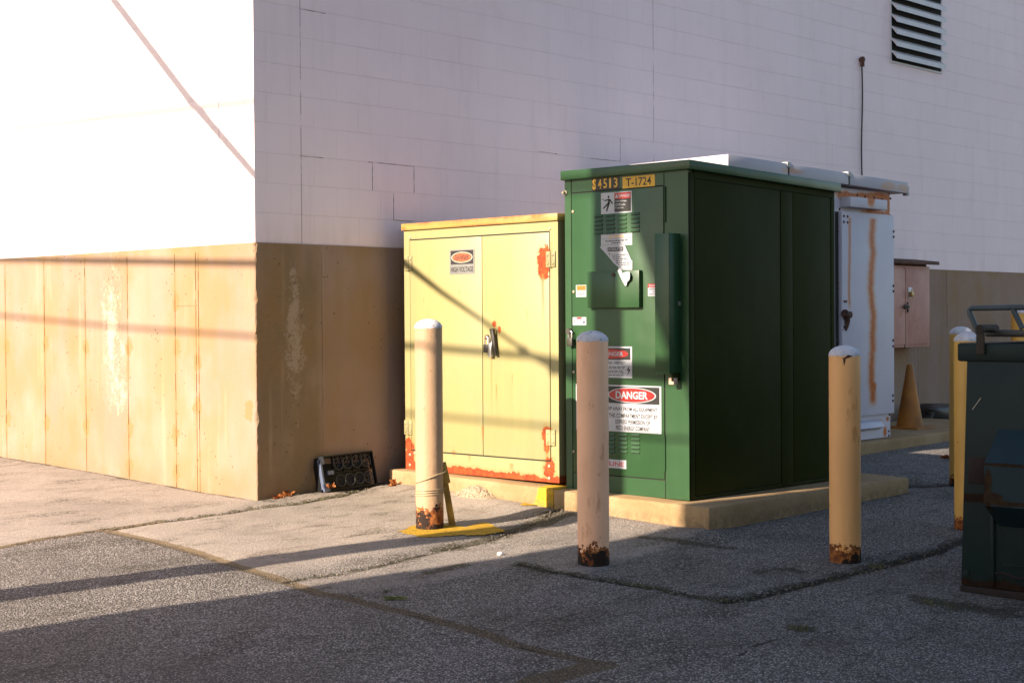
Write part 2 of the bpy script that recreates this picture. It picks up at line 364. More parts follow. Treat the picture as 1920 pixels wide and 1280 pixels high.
def rusty(name, col, col2, blobs=(), axis='y', rough=.45, streak=0., bottom=None, spec=.5, rustc=((.20, .04, .010), (.34, .09, .02)), amp=.9, soft=None, edge=None, drips=()):
    """painted sheet metal: slow tonal drift, chalky streaks, rust where blobs / bottom edge say, warped by noise"""
    k = NT(name, rough, spec); u = k.y if axis == 'y' else k.x
    c = k.mix(k.ss(k.noise(1.8, 3), .3, .7), col, col2)
    st = k.ss(k.noise(3, 4, .6, v=k.vec((6, 6, .35))), .45, .75)
    c = k.mix(k.ma('MULTIPLY', st, .22+streak), c, tuple(x*.72 for x in col))
    w = k.ma('MULTIPLY', k.ma('SUBTRACT', k.ma('ADD', k.ma('MULTIPLY', k.noise(13, 5, .6), .5), k.ma('ADD', k.ma('MULTIPLY', k.noise(42, 4, .65), .32), k.ma('MULTIPLY', k.noise(130, 3, .6), .18))), .5), 2.3)
    m = None
    if blobs: m = k.ma('ADD', k.blobs(u, k.z, blobs), k.ma('MULTIPLY', w, amp))
    if bottom:
        z0, band = bottom
        bb = k.ma('ADD', k.ma('DIVIDE', k.ma('SUBTRACT', z0, k.z), band), k.ma('ADD', k.ma('MULTIPLY', w, 1.0), k.ma('MULTIPLY', k.ma('SUBTRACT', k.noise(2.2, 3, v=k.vec((1, 1, .3))), .5), 2.2)))
        m = bb if m is None else k.ma('MAXIMUM', m, bb)
    rr = rough
    if m is not None:
        rc = k.mix(k.ss(k.noise(28, 4, .65), .35, .7), *rustc)
        halo = k.ss(m, -.55, .05)
        c = k.mix(k.ma('MULTIPLY', halo, .45), c, (col[0]*.9, col[1]*.55, col[2]*.35))
        f = k.ss(m, .0, .05) if not soft else k.ss(m, -.1, soft)
        c = k.mix(f, c, rc); rr = k.ss(f, 0, 1, rough, .9)
        nm = k.bump(k.ma('SUBTRACT', k.ma('MULTIPLY', k.noise(110, 3), f), k.ma('MULTIPLY', f, .4)), .0015, .8)
    else: nm = k.bump(k.noise(60, 3), .0006, .4, k.bump(k.noise(2.2, 2), .035, .4))
    for (u0, z1, ln, wd, am) in drips:          # thin rust weeping down from a bolt, hinge or scratch
        d = k.ma('ABSOLUTE', k.ma('ADD', k.ma('SUBTRACT', u, u0), k.ma('MULTIPLY', k.ma('SUBTRACT', k.noise(4, 3, v=k.cmb(u0*7., 0., k.z)), .5), wd*1.5)))
        f_ = k.ma('MULTIPLY', k.ss(d, wd, wd*.1), k.ma('MULTIPLY', k.ss(k.z, z1-ln, z1-ln*.1), k.ss(k.z, z1+.01, z1)))
        c = k.mix(k.ma('MULTIPLY', f_, am), c, (rustc[1][0]*1.2, rustc[1][1]*1.8, rustc[1][2]*2.5))
    sp = k.ma('MULTIPLY', k.ss(k.vor(19), .07, .03), k.ss(k.noise(2.6, 2), .52, .60))
    c = k.mix(k.ma('MULTIPLY', sp, .7), c, rustc[0])
    dz_ = k.ma('MULTIPLY', k.ss(k.noise(5, 6, .7), .55, .75), .22)
    c = k.mix(dz_, c, tuple(min(1., x*1.35+.02) for x in col))
    return k.fin(c, rr, nm)

M = {}
M['block'] = mat_block(); M['conc'] = mat_conc_wall(); M['pad'] = mat_pad(); M['ground'] = mat_ground()
YX = 1.20; GX = 1.22
P = lambda px, py, X=YX: at(px, py, x=X)
yb = [(P(1021, 487)[1], P(1021, 487)[2], .055, .10), (P(1020, 508)[1], P(1020, 508)[2], .05, .07), (P(1026, 812)[1], P(1026, 812)[2], .045, .05), (P(1026, 832)[1], P(1026, 832)[2], .025, .06),
      (P(768, 835)[1], P(768, 835)[2], .05, .05), (P(768, 860)[1], P(768, 860)[2], .06, .08), (P(1030, 878)[1], P(1030, 878)[2], .05, .07), (P(927, 608)[1], P(927, 608)[2], .02, .02), (P(937, 618)[1], P(937, 618)[2], .012, .02)]
yd = [(P(a, b)[1], P(a, b)[2], l, w, am) for a, b, l, w, am in ((1019, 515, .42, .022, .8), (1026, 835, .10, .02, .8), (929, 612, .18, .010, .5), (922, 665, .55, .012, .45), (862, 545, .06, .006, .7), (989, 582, .08, .006, .7), (961, 702, .10, .006, .6), (931, 722, .14, .008, .7), (905, 800, .12, .02, .6), (850, 845, .05, .03, .6), (960, 870, .06, .03, .6), (880, 852, .07, .02, .5), (795, 560, .05, .005, .6))]
M['yellow'] = rusty('yellow_paint', (.315, .275, .118), (.285, .262, .132), yb, 'y', .42, .06, (.178, .05), rustc=((.20, .028, .004), (.34, .062, .008)), amp=1.25, drips=yd)
M['yellow_lid'] = rusty('yellow_lid_paint', (.36, .26, .075), (.34, .23, .06), [(P(1010, 404)[1], 1.912, .10, .05), (P(870, 408)[1], 1.912, .30, .028), (P(950, 404)[1], 1.912, .3, .026), (P(800, 408)[1], 1.91, .2, .022), (P(760, 430)[1], 1.86, .03, .03), (P(900, 430)[1], 1.862, .3, .010)], 'y', .5, .05, rustc=((.34, .10, .03), (.42, .17, .05)), amp=.7, soft=.8)
M['hinge'] = plain('hinge_paint', (.28, .245, .12), .5, .2, .001)
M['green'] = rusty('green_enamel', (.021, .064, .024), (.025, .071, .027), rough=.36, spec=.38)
M['green_shade'] = rusty('green_enamel_shade', (.020, .026, .004), (.025, .030, .005), rough=.6, spec=.06)  # same enamel darkened: the right side's shade put into the colour
M['crackc'] = plain('crack_dirt', (.21, .145, .13), .9)
M['dark'] = plain('dark_gap', (.012, .012, .010), .8)
W_ = lambda px, py, Y=-1.33: at(px, py, y=Y)
def wb(l): return [(W_(a, b)[0], W_(a, b)[2], ru, rv) for a, b, ru, rv in l]
M['white_door'] = None
def mat_white(name, runs, spots, amt_=1., tone=1., flat=False):
    """old white enamel with soft orange rust runs; runs: (x0, width, ztop, zbottom), spots: blobs"""
    k = NT(name, .5, .4); c = k.mix(k.ss(k.noise(2, 3), .3, .7), (.50*tone, .475*tone, .55*tone), (.56*tone, .53*tone, .59*tone))
    r = None
    for (x0, w, zt, zb, amt) in runs:
        wob = k.ma('MULTIPLY', k.ma('SUBTRACT', k.noise(2.6, 4, v=k.cmb(k.ma('ADD', 0., x0), 0., k.z)), .5), w*2.2)
        d = k.ma('ABSOLUTE', k.ma('ADD', k.ma('SUBTRACT', k.x, x0), wob))
        f = k.ma('MULTIPLY', k.ss(d, w*1.15, w*.05), k.ma('MULTIPLY', k.ss(k.z, zb, zb+.10), k.ss(k.z, zt, zt-.03)))
        f = k.ma('MULTIPLY', f, k.ma('MULTIPLY', k.ss(k.noise(3.2, 3, v=k.vec((1, 1, .6))), .02, .40), amt))
        r = f if r is None else k.ma('MAXIMUM', r, f)
    if spots:
        b = k.ss(k.ma('ADD', k.blobs(k.x, k.z, spots), k.ma('MULTIPLY', k.ma('SUBTRACT', k.noise(11, 4), .5), 1.0)), -.05, .6)
        b = k.ma('MULTIPLY', b, amt_); r = b if r is None else k.ma('MAXIMUM', r, b)
    if r is not None: c = k.mix(r, c, k.mix(k.ss(r, .35, .95), (.56, .24, .04), k.mix(k.ss(k.noise(30, 4, .7), .4, .65), (.50, .13, .006), (.34, .07, .006))))
    return k.fin(c, None, None if flat else k.bump(k.noise(7, 2), .002, .3))
xr = W_(1629, 600)[0]
M['white_door'] = mat_white('white_door_enamel', [(xr, .09, 2.10, .40, 1.), (W_(1586, 500)[0], .035, 2.09, 1.25, .8)], wb([(1631, 725, .07, .10)]))
M['white_body'] = mat_white('white_cabinet_enamel', [], wb([(1668, 385, .11, .20), (1668, 398, .13, .10), (1640, 399, .30, .045), (1590, 366, .30, .05), (1650, 369, .35, .05), (1625, 367, .3, .04), (1660, 808, .05, .08), (1665, 785, .05, .03), (1640, 790, .2, .025)]))
M['white_hood'] = mat_white('white_hood_enamel', [], wb([(1615, 378, .08, .08)]))
M['white_roof'] = mat_white('white_roof_enamel', [], wb([(1649, 350, .16, .05), (1678, 354, .16, .05), (1470, 322, .2, .03)]), .5, .78, True)
M['white_lit'] = plain('white_sheet', (.36, .35, .34), .5, .05)
M['galv'] = plain('grey_bolt', (.30, .29, .28), .4, .2, metal=.6)
M['pale_bolt'] = plain('pale_bolt', (.34, .30, .20), .45, .1)
M['blackiron'] = plain('black_iron', (.035, .030, .024), .5, .3)
M['rustiron'] = plain('rusty_iron', (.09, .035, .02), .75, .4)
M['brass'] = plain('brass', (.42, .30, .12), .35, .2, metal=.7)
M['steel'] = plain('bright_steel', (.55, .53, .52), .3, .1, metal=.8)
M['w'] = plain('sign_white', (.36, .37, .41), .45, .04)
M['k'] = plain('sign_black', (.010, .009, .008), .5, .1)
M['r'] = plain('sign_red', (.34, .012, .010), .4, .1)
M['rf'] = plain('sign_red_faded', (.38, .11, .06), .22, .25, scale=60)
M['wf'] = plain('sign_white_faded', (.36, .34, .28), .25, .12, scale=60)
M['gf'] = plain('sign_grey_faded', (.19, .19, .185), .4, .1)
M['kf'] = plain('sign_black_faded', (.03, .026, .028), .4, .2)
M['o'] = plain('sign_orange', (.45, .14, .008), .45, .06)
M['yl'] = plain('sign_yellow', (.60, .33, .008), .45, .08)
M['pk'] = plain('sign_pinkred', (.36, .02, .05), .45, .05)
M['pt'] = plain('latch_tab', (.60, .40, .30), .5, .1)
M['ink'] = plain('ink_grey', (.055, .05, .06), .6, .1)
M['dumpster'] = rusty('dumpster_paint', (.009, .019, .018), (.012, .023, .021), [(-5.2, .33, 9, .02)], 'y', .5, .1, (-.06, .06), rustc=((.018, .008, .004), (.035, .014, .006)), amp=.8, spec=.2)
M['pocket'] = rusty('pocket_paint', (.012, .027, .035), (.014, .031, .039), [(-4.975, .40, .02, .10), (-5.05, .515, .16, .008), (-5.06, .335, .2, .012), (-5.0, .36, .05, .02)], 'y', .5, .1, None, rustc=((.026, .013, .006), (.05, .025, .009)), amp=1.1, spec=.25)
M['lid'] = plain('black_lid', (.016, .016, .016), .45, .2)
M['darkred'] = plain('rust_skid', (.022, .010, .007), .85, .4)
M['barpaint'] = plain('bar_paint', (.05, .066, .075), .45, .15)
M['hingeb'] = plain('bracket_rust', (.045, .030, .018), .8, .4)
M['cone'] = plain('cone_vinyl', (.32, .115, .010), .6, .25, .001, scale=5)
M['bag'] = plain('bag_black', (.022, .018, .014), .4, .3)
M['tray'] = plain('tray_plastic', (.008, .008, .010), .45, .2, spec=.25)
M['tray_sky_edge'] = plain('tray_sky_plastic', (.11, .135, .21), .3, .2, spec=.5)  # black plastic, its bluish sky reflection put into the base colour
M['tray_mid'] = plain('tray_cell_plastic', (.030, .032, .042), .4, .2, spec=.35)
M['leaf'] = plain('dry_leaf', (.42, .15, .04), .7, .35, .001, scale=40)
M['leafg'] = plain('green_leaf', (.16, .19, .03), .6, .3, scale=40)
M['pebble'] = plain('white_pebble', (.78, .75, .72), .5, .05)
M['cable'] = plain('black_cable', (.03, .028, .025), .6, .1)
M['wood'] = plain('pole_wood', (.16, .11, .07), .85, .3)
M['stake'] = plain('yellow_wood', (.36, .23, .045), .75, .3, .001)
M['tie'] = plain('tie_wire', (.38, .30, .18), .45, .2)
M['ypaint'] = None
M['sand'] = plain('loose_grit', (.34, .26, .18), .95, .45, .004, scale=90)
M['crumb'] = plain('asphalt_crumbs', (.15, .125, .10), .95, .6, scale=60)
M['weed'] = plain('weed_green', (.10, .10, .03), .8, .4, scale=30)
M['brownbox'] = None
M['louver'] = plain('louver_aluminium', (.60, .58, .60), .45, .05)
M['stucco'] = plain('caster_stucco', (.42, .36, .30), .9, .1, .004)
M['trim'] = plain('caster_trim', (.30, .27, .24), .7, .1)
M['glass'] = plain('window_glass', (.03, .035, .04), .08, .05, spec=.8)
def mat_ypaint():
    k = NT('yellow_road_paint', .8, .2)
    c = k.mix(k.ss(k.noise(26, 4, .7), .4, .7), (.50, .30, .03), (.34, .20, .02))
    c = k.mix(k.ss(k.noise(90, 3, .7), .60, .72), c, (.22, .16, .08))
    return k.fin(c, None, k.bump(k.vor(95, k.vec((1, 1, 0))), .004, .7))
M['ypaint'] = mat_ypaint()
def mat_brownbox():
    k = NT('faded_red_steel', .6, .4)
    c = k.mix(k.ss(k.noise(3, 4, v=k.vec((1, 1, .5))), .35, .65), (.46, .225, .18), (.54, .29, .23))
    c = k.mix(k.ma('MULTIPLY', k.ss(k.noise(9, 5, .7), .52, .7), .6), c, (.36, .15, .07))
    return k.fin(c, None, k.bump(k.noise(40, 3), .002, .5))
M['brownbox'] = mat_brownbox()
def mat_bollard(name, col, lowz, chip):
    """flaking pale paint over a rusted pipe; rust climbs from the ground, unevenly"""
    k = NT(name, .55, .4)
    c = k.mix(k.ss(k.noise(2.2, 3), .3, .7), col, tuple(min(1, x*1.10) for x in col))
    c = k.mix(k.ma('MULTIPLY', k.ss(k.noise(6, 5, .65, v=k.vec((1, 1, .3))), .5, .75), .35), c, (col[0]*.75, col[1]*.62, col[2]*.5))
    w = k.ma('MULTIPLY', k.ma('SUBTRACT', k.ma('ADD', k.ma('MULTIPLY', k.noise(11, 5, .65), .7), k.ma('MULTIPLY', k.noise(60, 3), .3)), .5), 2.)
    t = k.ma('ADD', k.ma('DIVIDE', k.ma('SUBTRACT', lowz+chip, k.z), .09), k.ma('MULTIPLY', w, 2.2))
    f = k.ss(t, -.02, .05)
    rc = k.mix(k.ss(k.noise(24, 5, .7), .35, .7), (.11, .028, .010), (.46, .16, .035))
    rc = k.mix(k.ss(k.noise(17, 4, .7), .60, .64), rc, (col[0]*.9, col[1]*.7, col[2]*.45))
    c = k.mix(f, c, rc)
    hole = k.ss(k.ma('ADD', k.ma('SUBTRACT', t, .15), k.ma('MULTIPLY', k.ma('SUBTRACT', k.noise(7, 3), .58), 6.)), .0, .08)
    c = k.mix(k.ma('MULTIPLY', hole, f), c, (.020, .010, .006))
    sp = k.ma('MULTIPLY', k.ss(k.vor(19, k.vec((1, 1, .6))), .11, .05), k.ss(k.noise(3.4, 3), .47, .56))
    c = k.mix(k.ma('MULTIPLY', sp, .8), c, (.35, .13, .04))
    scr = k.ma('MULTIPLY', k.ss(k.noise(5, 6, .75, v=k.vec((1.5, 1.5, .5), (4, 2, 1))), .60, .66), .5)
    c = k.mix(k.ma('MULTIPLY', scr, k.ma('SUBTRACT', 1., f)), c, (col[0]*.62, col[1]*.42, col[2]*.28))
    return k.fin(c, k.ss(f, 0, 1, .5, .9), k.bump(k.ma('ADD', k.ma('MULTIPLY', k.noise(55, 4), .5), k.ma('ADD', k.ma('MULTIPLY', k.noise(14, 3), .6), k.ma('MULTIPLY', f, -.6))), .004, .8))
def mat_cap():
    k = NT('bollard_cap_concrete', .9, .2)
    c = k.mix(k.ss(k.noise(20, 5, .7), .35, .7), (.55, .52, .56), (.70, .67, .70))
    c = k.mix(k.ss(k.noise(45, 3), .64, .70), c, (.10, .09, .06))
    return k.fin(c, None, k.bump(k.noise(60, 4), .004, .9))
M['cap'] = mat_cap()

# ================================================================ ground
def px_line(pts): return np.array([atg(a, b)[:2] for a, b in pts])
def seg_dist(X, Y, line):
    d = np.full(X.shape, 9.)
    for (a, b) in zip(line, line[1:]):
        v = b-a; L2 = max(v @ v, 1e-9); t = np.clip(((X-a[0])*v[0]+(Y-a[1])*v[1])/L2, 0, 1)
        d = np.minimum(d, np.hypot(X-a[0]-t*v[0], Y-a[1]-t*v[1]))
    return d
def inside(X, Y, poly):
    r = np.zeros(X.shape, bool); n = len(poly)
    for i in range(n):
        a, b = poly[i], poly[(i+1) % n]
        c = ((a[1] > Y) != (b[1] > Y)) & (X < (b[0]-a[0])*(Y-a[1])/(b[1]-a[1]+1e-12)+a[0]); r ^= c
    return r
LA = px_line([(-80, 1040), (0, 1026), (192, 993)])
LA2 = px_line([(192, 993), (240, 988), (302, 979), (371, 970), (426, 962), (474, 953), (557, 946), (639, 934), (705, 915)])
LB = px_line([(206, 996), (292, 1015), (344, 1029), (402, 1046), (474, 1070), (536, 1089), (598, 1112), (633, 1115), (710, 1135), (800, 1157), (900, 1183), (967, 1208), (1067, 1230), (1133, 1245)])
LB2 = px_line([(1133, 1245), (1060, 1262), (960, 1290), (880, 1320)])
LC = px_line([(536, 1089), (600, 1080), (700, 1062), (833, 1030), (917, 1013), (950, 1000), (1033, 970), (1075, 954)])
LD = px_line([(970, 1058), (1033, 1070), (1093, 1080), (1167, 1093), (1240, 1105), (1300, 1117), (1360, 1127)])
LD2 = px_line([(1360, 1127), (1413, 1118), (1513, 1093), (1613, 1070), (1680, 1053), (1747, 1037), (1807, 1013), (1900, 990)])
LE = px_line([(1323, 1250), (1380, 1233), (1413, 1213), (1463, 1195), (1513, 1192), (1600, 1176), (1680, 1150)])
LE2 = px_line([(980, 1167), (1040, 1160), (1090, 1150), (1160, 1146)])
LE3 = px_line([(640, 1115), (705, 1120), (712, 1108)])
LE4 = px_line([(1000, 1203), (1080, 1182), (1150, 1170), (1290, 1160)])
LF = px_line([(1693, 898), (1760, 898), (1790, 894)])
LF2 = px_line([(1693, 914), (1740, 912), (1785, 910)])
LP = px_line([(1050, 958), (1160, 970), (1260, 990), (1330, 1000), (1450, 975), (1560, 955), (1690, 930)])   # dirt along the pad
LW = np.array([[.05, -.03], [.6, -.05], [1.05, -.06]])
LL = np.array([[-.03, .1], [-.03, 2], [-.03, 6]])
MOSS = px_line([(1000, 985), (1050, 972), (1080, 962)])
MOSS2 = px_line([(1740, 1125), (1790, 1135), (1880, 1150)]); MOSS3 = px_line([(1500, 1178), (1515, 1180)]); MOSS4 = px_line([(1200, 1010), (1290, 1020), (1370, 1030)])
MOSS5 = px_line([(1420, 1075), (1480, 1065), (1500, 1072)]); MOSS6 = px_line([(800, 1075), (870, 1060)])
PATCHF = [p for p in px_line([(-400, 1085), (0, 1026), (192, 993), (344, 1029), (536, 1089), (700, 1062), (917, 1013), (1075, 954)])] + [np.array([1.2, -.2]), np.array([0, 0]), np.array([0, 7]), np.array([-6, 7])]
FLOOR_X = np.concatenate([[-400, -150, -60, -25, -14, -10, -8, -7, -6], np.arange(-5, 9.6, .04), [9.8, 10.2, 11, 12, 13, 15, 20, 30, 60, 150, 400]])
FLOOR_Y = np.concatenate([[-400, -150, -60, -25, -15, -12, -10, -9, -8, -7.4], np.arange(-7, 4.2, .04), [4.6, 5.2, 6, 7, 8, 10, 14, 25, 60, 150, 400]])
def make_ground():
    X, Y = np.meshgrid(FLOOR_X, FLOOR_Y); Z = ground_z(X, Y)
    d = lambda l: seg_dist(X, Y, l)
    crack = np.minimum.reduce([d(LA)/.006, d(LA2)/.010, d(LC)/.011, d(LD)/.016, d(LD2)/.022, d(LE)/.010, d(LE2)/.006, d(LE3)/.006, d(LE4)/.005, d(LF)/.012, d(LF2)/.018, d(LB)/.0035])
    crack = np.minimum(crack, np.where(d(LA2) < .3, d(LA2)/.013, 9))
    seam = np.minimum.reduce([d(LA)/.028, d(LB)/.045, d(LB2)/.075, seg_dist(X, Y, LA2[:3])/.05])
    moss = np.minimum.reduce([d(LA2[2:])/.05, d(LD)/.045, d(LD2)/.06, d(LC)/.035, d(LC[3:])/.08, d(LP)/.07, d(LW)/.05, d(LF2)/.09, d(MOSS)/.09, d(MOSS2)/.10, d(MOSS3)/.05, d(MOSS4)/.045, d(MOSS5)/.04, d(MOSS6)/.05, d(LL)/.022])
    fine = inside(X, Y, PATCHF)*np.clip(.25+.75*np.minimum(d(LC), d(LC[1:]))/.45, 0, 1)
    mid = inside(X, Y, [*LC, np.array([1.2, -2.9]), *LD[:3][::-1], *px_line([(900, 1075), (700, 1110), (598, 1112)])])
    fine = np.maximum(fine, .55*mid*np.clip(d(LC)/.03, 0, 1))
    apr = inside(X, Y, [*LD, *LD2[1:], np.array([4.5, -3.2]), np.array([3.6, -2.9]), np.array([1.1, -2.9]), np.array([.6, -2.0])])
    Z = Z - .014*np.exp(-(np.minimum.reduce([d(LD), d(LD2), d(LA2), d(LF2)])/.035)**2) - .008*np.exp(-(np.minimum(d(LC), d(LB))/.03)**2)
    Z = Z + .012*fine*(1-np.exp(-(np.minimum(d(LB), d(LC))/.12)**2))*0.5
    Z = Z + .007*apr
    ny, nx = X.shape; co = np.stack([X, Y, Z], -1).reshape(-1, 3)
    i = np.arange(nx*ny).reshape(ny, nx); f = np.stack([i[:-1, :-1], i[:-1, 1:], i[1:, 1:], i[1:, :-1]], -1).reshape(-1, 4)
    me = bpy.data.meshes.new('ground'); me.vertices.add(len(co)); me.vertices.foreach_set('co', co.ravel())
    me.loops.add(f.size); me.loops.foreach_set('vertex_index', f.ravel()); me.polygons.add(len(f))
    me.polygons.foreach_set('loop_start', np.arange(len(f))*4)
    try: me.polygons.foreach_set('loop_total', np.full(len(f), 4))
    except Exception: pass
    me.update(); me.validate(); me.polygons.foreach_set('use_smooth', [True]*len(f))
    for n, a in (('crack', crack), ('seam', seam), ('moss', moss), ('fine', fine)):
        at_ = me.attributes.new(n, 'FLOAT', 'POINT'); at_.data.foreach_set('value', np.clip(a, 0, 6).astype(np.float32).ravel())
    me.materials.append(M['ground']); o = bpy.data.objects.new('ground', me); COL.objects.link(o); o['kind'] = 'structure'
make_ground()

# yellow paint brushed over the asphalt at the bollard and beside the pad (painted marking, a thin skin following the ground)
def paint_skin(pts, name):
    poly = px_line(pts); lo, hi = poly.min(0)-.03, poly.max(0)+.03; st = .012
    xs = np.arange(lo[0], hi[0], st); ys = np.arange(lo[1], hi[1], st); b = bmesh.new(); V = {}
    for ix, x in enumerate(xs):
        for iy, y in enumerate(ys):
            jx = .05*(vnoise(np.array([x*9]), np.array([y*9]), 1)[0]-.5)+.02*(vnoise(np.array([x*30]), np.array([y*30]), 2)[0]-.5)
            if inside(np.array([x+jx]), np.array([y+jx]), poly)[0]: V[ix, iy] = (x, y)
    vv = {}
    def g(q):
        if q not in vv:
            x, y = xs[q[0]], ys[q[1]]; vv[q] = b.verts.new((x, y, gz(x, y)+.008))
        return vv[q]
    for (ix, iy) in V:
        if all(q in V for q in ((ix+1, iy), (ix, iy+1), (ix+1, iy+1))): b.faces.new([g(q) for q in ((ix, iy), (ix+1, iy), (ix+1, iy+1), (ix, iy+1))])
    me = bpy.data.meshes.new(name); b.to_mesh(me); b.free(); me.materials.append(M['ypaint']); me.polygons.foreach_set('use_smooth', [True]*len(me.polygons))
    o = bpy.data.objects.new(name, me); COL.objects.link(o); o['kind'] = 'structure'
paint_skin([(742, 999), (776, 986), (830, 984), (872, 990), (888, 984), (908, 980), (926, 985), (950, 997), (930, 1003), (880, 1005), (830, 1009), (795, 1010)], 'paint_patch')
paint_skin([(972, 958), (1000, 940), (1046, 938), (1042, 948), (1010, 956)], 'paint_patch')

# ================================================================ the block building
B = thing('block_building', 'large windowless building of white painted block on a stained concrete base', 'building', (0, 0, 0))
BH = 9.0
mb = MB(); mb.box((0, 0, 1.744), (26, 16, BH)); wall = mb.build('block_wall', M['block'], B, False)
bm = bmesh.new(); zs = np.linspace(-.3, 1.744, 150); cols = []
for z in zs:
    n1 = vnoise(np.array([z*55.]), np.array([3.3]), 2)[0]; n2 = vnoise(np.array([z*11.]), np.array([7.1]), 4)[0]; n3 = vnoise(np.array([z*4.]), np.array([1.7]), 6)[0]
    a = .003+.008*n1*n1+.055*max(0, n2-.66)+.05*max(0, n3-.74); b_ = .003+.007*n1+.05*max(0, n2-.62)
    cols.append([bm.verts.new((-.008, 16, z)), bm.verts.new((-.008, -.008+b_, z)), bm.verts.new((-.008+a*.42, -.008+b_*.42, z)), bm.verts.new((-.008+a, -.008, z)), bm.verts.new((26.008, -.008, z))])
for p_, q_ in zip(cols, cols[1:]):
    for k_ in range(4): bm.faces.new((p_[k_], p_[k_+1], q_[k_+1], q_[k_]))
t_ = cols[-1]; c1, c2 = bm.verts.new((-.008, 16, 1.7441)), bm.verts.new((26.008, 16, 1.744)); bm.faces.new(t_[1:]+[c2, t_[0]])
bm.verts.remove(c1); bmesh.ops.recalc_face_normals(bm, faces=bm.faces); mb = MB(); mb.join(bm)
fw = mb.build('foundation_wall', M['conc'], B, False)
# chipped arris along the corner, fins of the board formwork
mb = MB()
for y in PANEL_L:
    n = 26
    for i in range(n):
        z0 = .0+1.70*i/n; z1 = z0+1.70/n; w = random.uniform(.002, .005); h = random.uniform(.0015, .005)
        mb.box((-.008-h, y-w, z0), (-.006, y+w, z1))
    mb.build('form_fin', M['conc'], fw, False); mb = MB()
yA, yB = at(333, 572, x=0)[1], at(370, 572, x=0)[1]; zA = at(350, 572, x=0)[2]
for x in PANEL_R[:14]:
    n = 20
    for i in range(n):
        z0 = .0+1.70*i/n; z1 = z0+1.70/n; w = random.uniform(.0015, .004); h = random.uniform(.001, .004)
        mb.box((x-w, -.008-h, z0), (x+w, -.006, z1))
    mb.build('form_fin', M['conc'], fw, False); mb = MB()
mb.box((-.012, yB, zA-.004), (-.007, yA, zA+.004)); mb.box((-.011, yB, zA+.0035), (-.007, yA, zA+.010)); mb.build('form_fin', M['conc'], fw, False)
# hairline cracks stepping along the block joints
mb = MB()
def wcrack(pts, w=.0022):
    mb = MB(); p = [at(a, b, y=0) for a, b in pts]
    for a, b in zip(p, p[1:]):
        n = max(2, int(np.linalg.norm(b-a)/.03))
        for i in range(n):
            q = a+(b-a)*i/n; r = a+(b-a)*(i+1)/n; ww = w*random.uniform(.4, 1.3)
            if abs(r[0]-q[0]) > abs(r[2]-q[2]): mb.hull8([(q[0], -.0012, q[2]-ww), (r[0], -.0012, r[2]-ww), (q[0], .002, q[2]-ww), (r[0], .002, r[2]-ww), (q[0], -.0012, q[2]+ww), (r[0], -.0012, r[2]+ww), (q[0], .002, q[2]+ww), (r[0], .002, r[2]+ww)])
            else: mb.hull8([(q[0]-ww, -.0012, min(q[2], r[2])), (q[0]+ww, -.0012, min(q[2], r[2])), (q[0]-ww, .002, min(q[2], r[2])), (q[0]+ww, .002, min(q[2], r[2])), (q[0]-ww, -.0012, max(q[2], r[2])), (q[0]+ww, -.0012, max(q[2], r[2])), (q[0]-ww, .002, max(q[2], r[2])), (q[0]+ww, .002, max(q[2], r[2]))])
    mb.build('joint_crack', M['crackc'], wall, False)
wcrack([(563, 292.5), (606, 296.5)], .0018); wcrack([(563, 17), (610, 26)], .002)
wcrack([(690, 304), (698, 305), (698.5, 357)], .0018); wcrack([(706, 305), (776, 312.5), (776.5, 362)], .002)
wcrack([(738, 362), (738, 413), (775, 415.5)], .0022)
wcrack([(1108, 297), (1163, 303), (1163, 260)], .002); wcrack([(476, 459), (560, 461), (600, 466), (690, 464)], .0025); wcrack([(1010, 284), (1045, 289)], .0018)
# louver
lv = MB(); x0, x1 = at(1670, 60, y=0)[0], at(1763, 60, y=0)[0]; zb = at(1670, 114, y=0)[2]; zt = zb+1.45
fr = MB(); t = .022
fr.box((x0-t, -.012, zb-t), (x1+t, .05, zb)); fr.box((x0-t, -.012, zt), (x1+t, .05, zt+t)); fr.box((x0-t, -.012, zb), (x0, .05, zt)); fr.box((x1, -.012, zb), (x1+t, .05, zt))
LV = fr.build('louver', M['louver'], B)
mb = MB(); mb.box((x0, -.0015, zb), (x1, .002, zt)); mb.build('louver_back', M['dark'], LV, False)
pitch = .129; n = int((zt-zb)/pitch)
mb = MB()
for i in range(n):
    z = zb+.018+i*pitch
    mb.hull8([(x0, -.075, z), (x1, -.075, z), (x0, -.004, z+.085), (x1, -.004, z+.085), (x0, -.075, z+.050), (x1, -.075, z+.050), (x0, -.002, z+.098), (x1, -.002, z+.098)])
mb.build('slat', M['louver'], LV)

# cable on the wall
p = at(1617, 116, y=-.03); q = at(1618, 345, y=-.03)
mb = MB(); pts = []
for i in range(15):
    f = i/14; pts.append((p[0]+(q[0]-p[0])*f+.012*math.sin(f*9), -.022, p[2]+(q[2]-.5-p[2])*f))
mb.tube(pts, .008, 8); C_ = thing('wall_cable', 'thin black cable hanging down the white block wall from a small fitting', 'cable', (pts[0][0], 0, pts[0][2]))
mb.build('cable', M['cable'], C_)
mb = MB(); mb.tube([(p[0], .0, p[2]+.02), (p[0], -.05, p[2]+.02)], .024, 10); mb.tube([(p[0], -.03, p[2]+.05), (p[0], -.03, p[2]-.05)], .022, 8); mb.build('cable_fitting', M['rustiron'], C_)

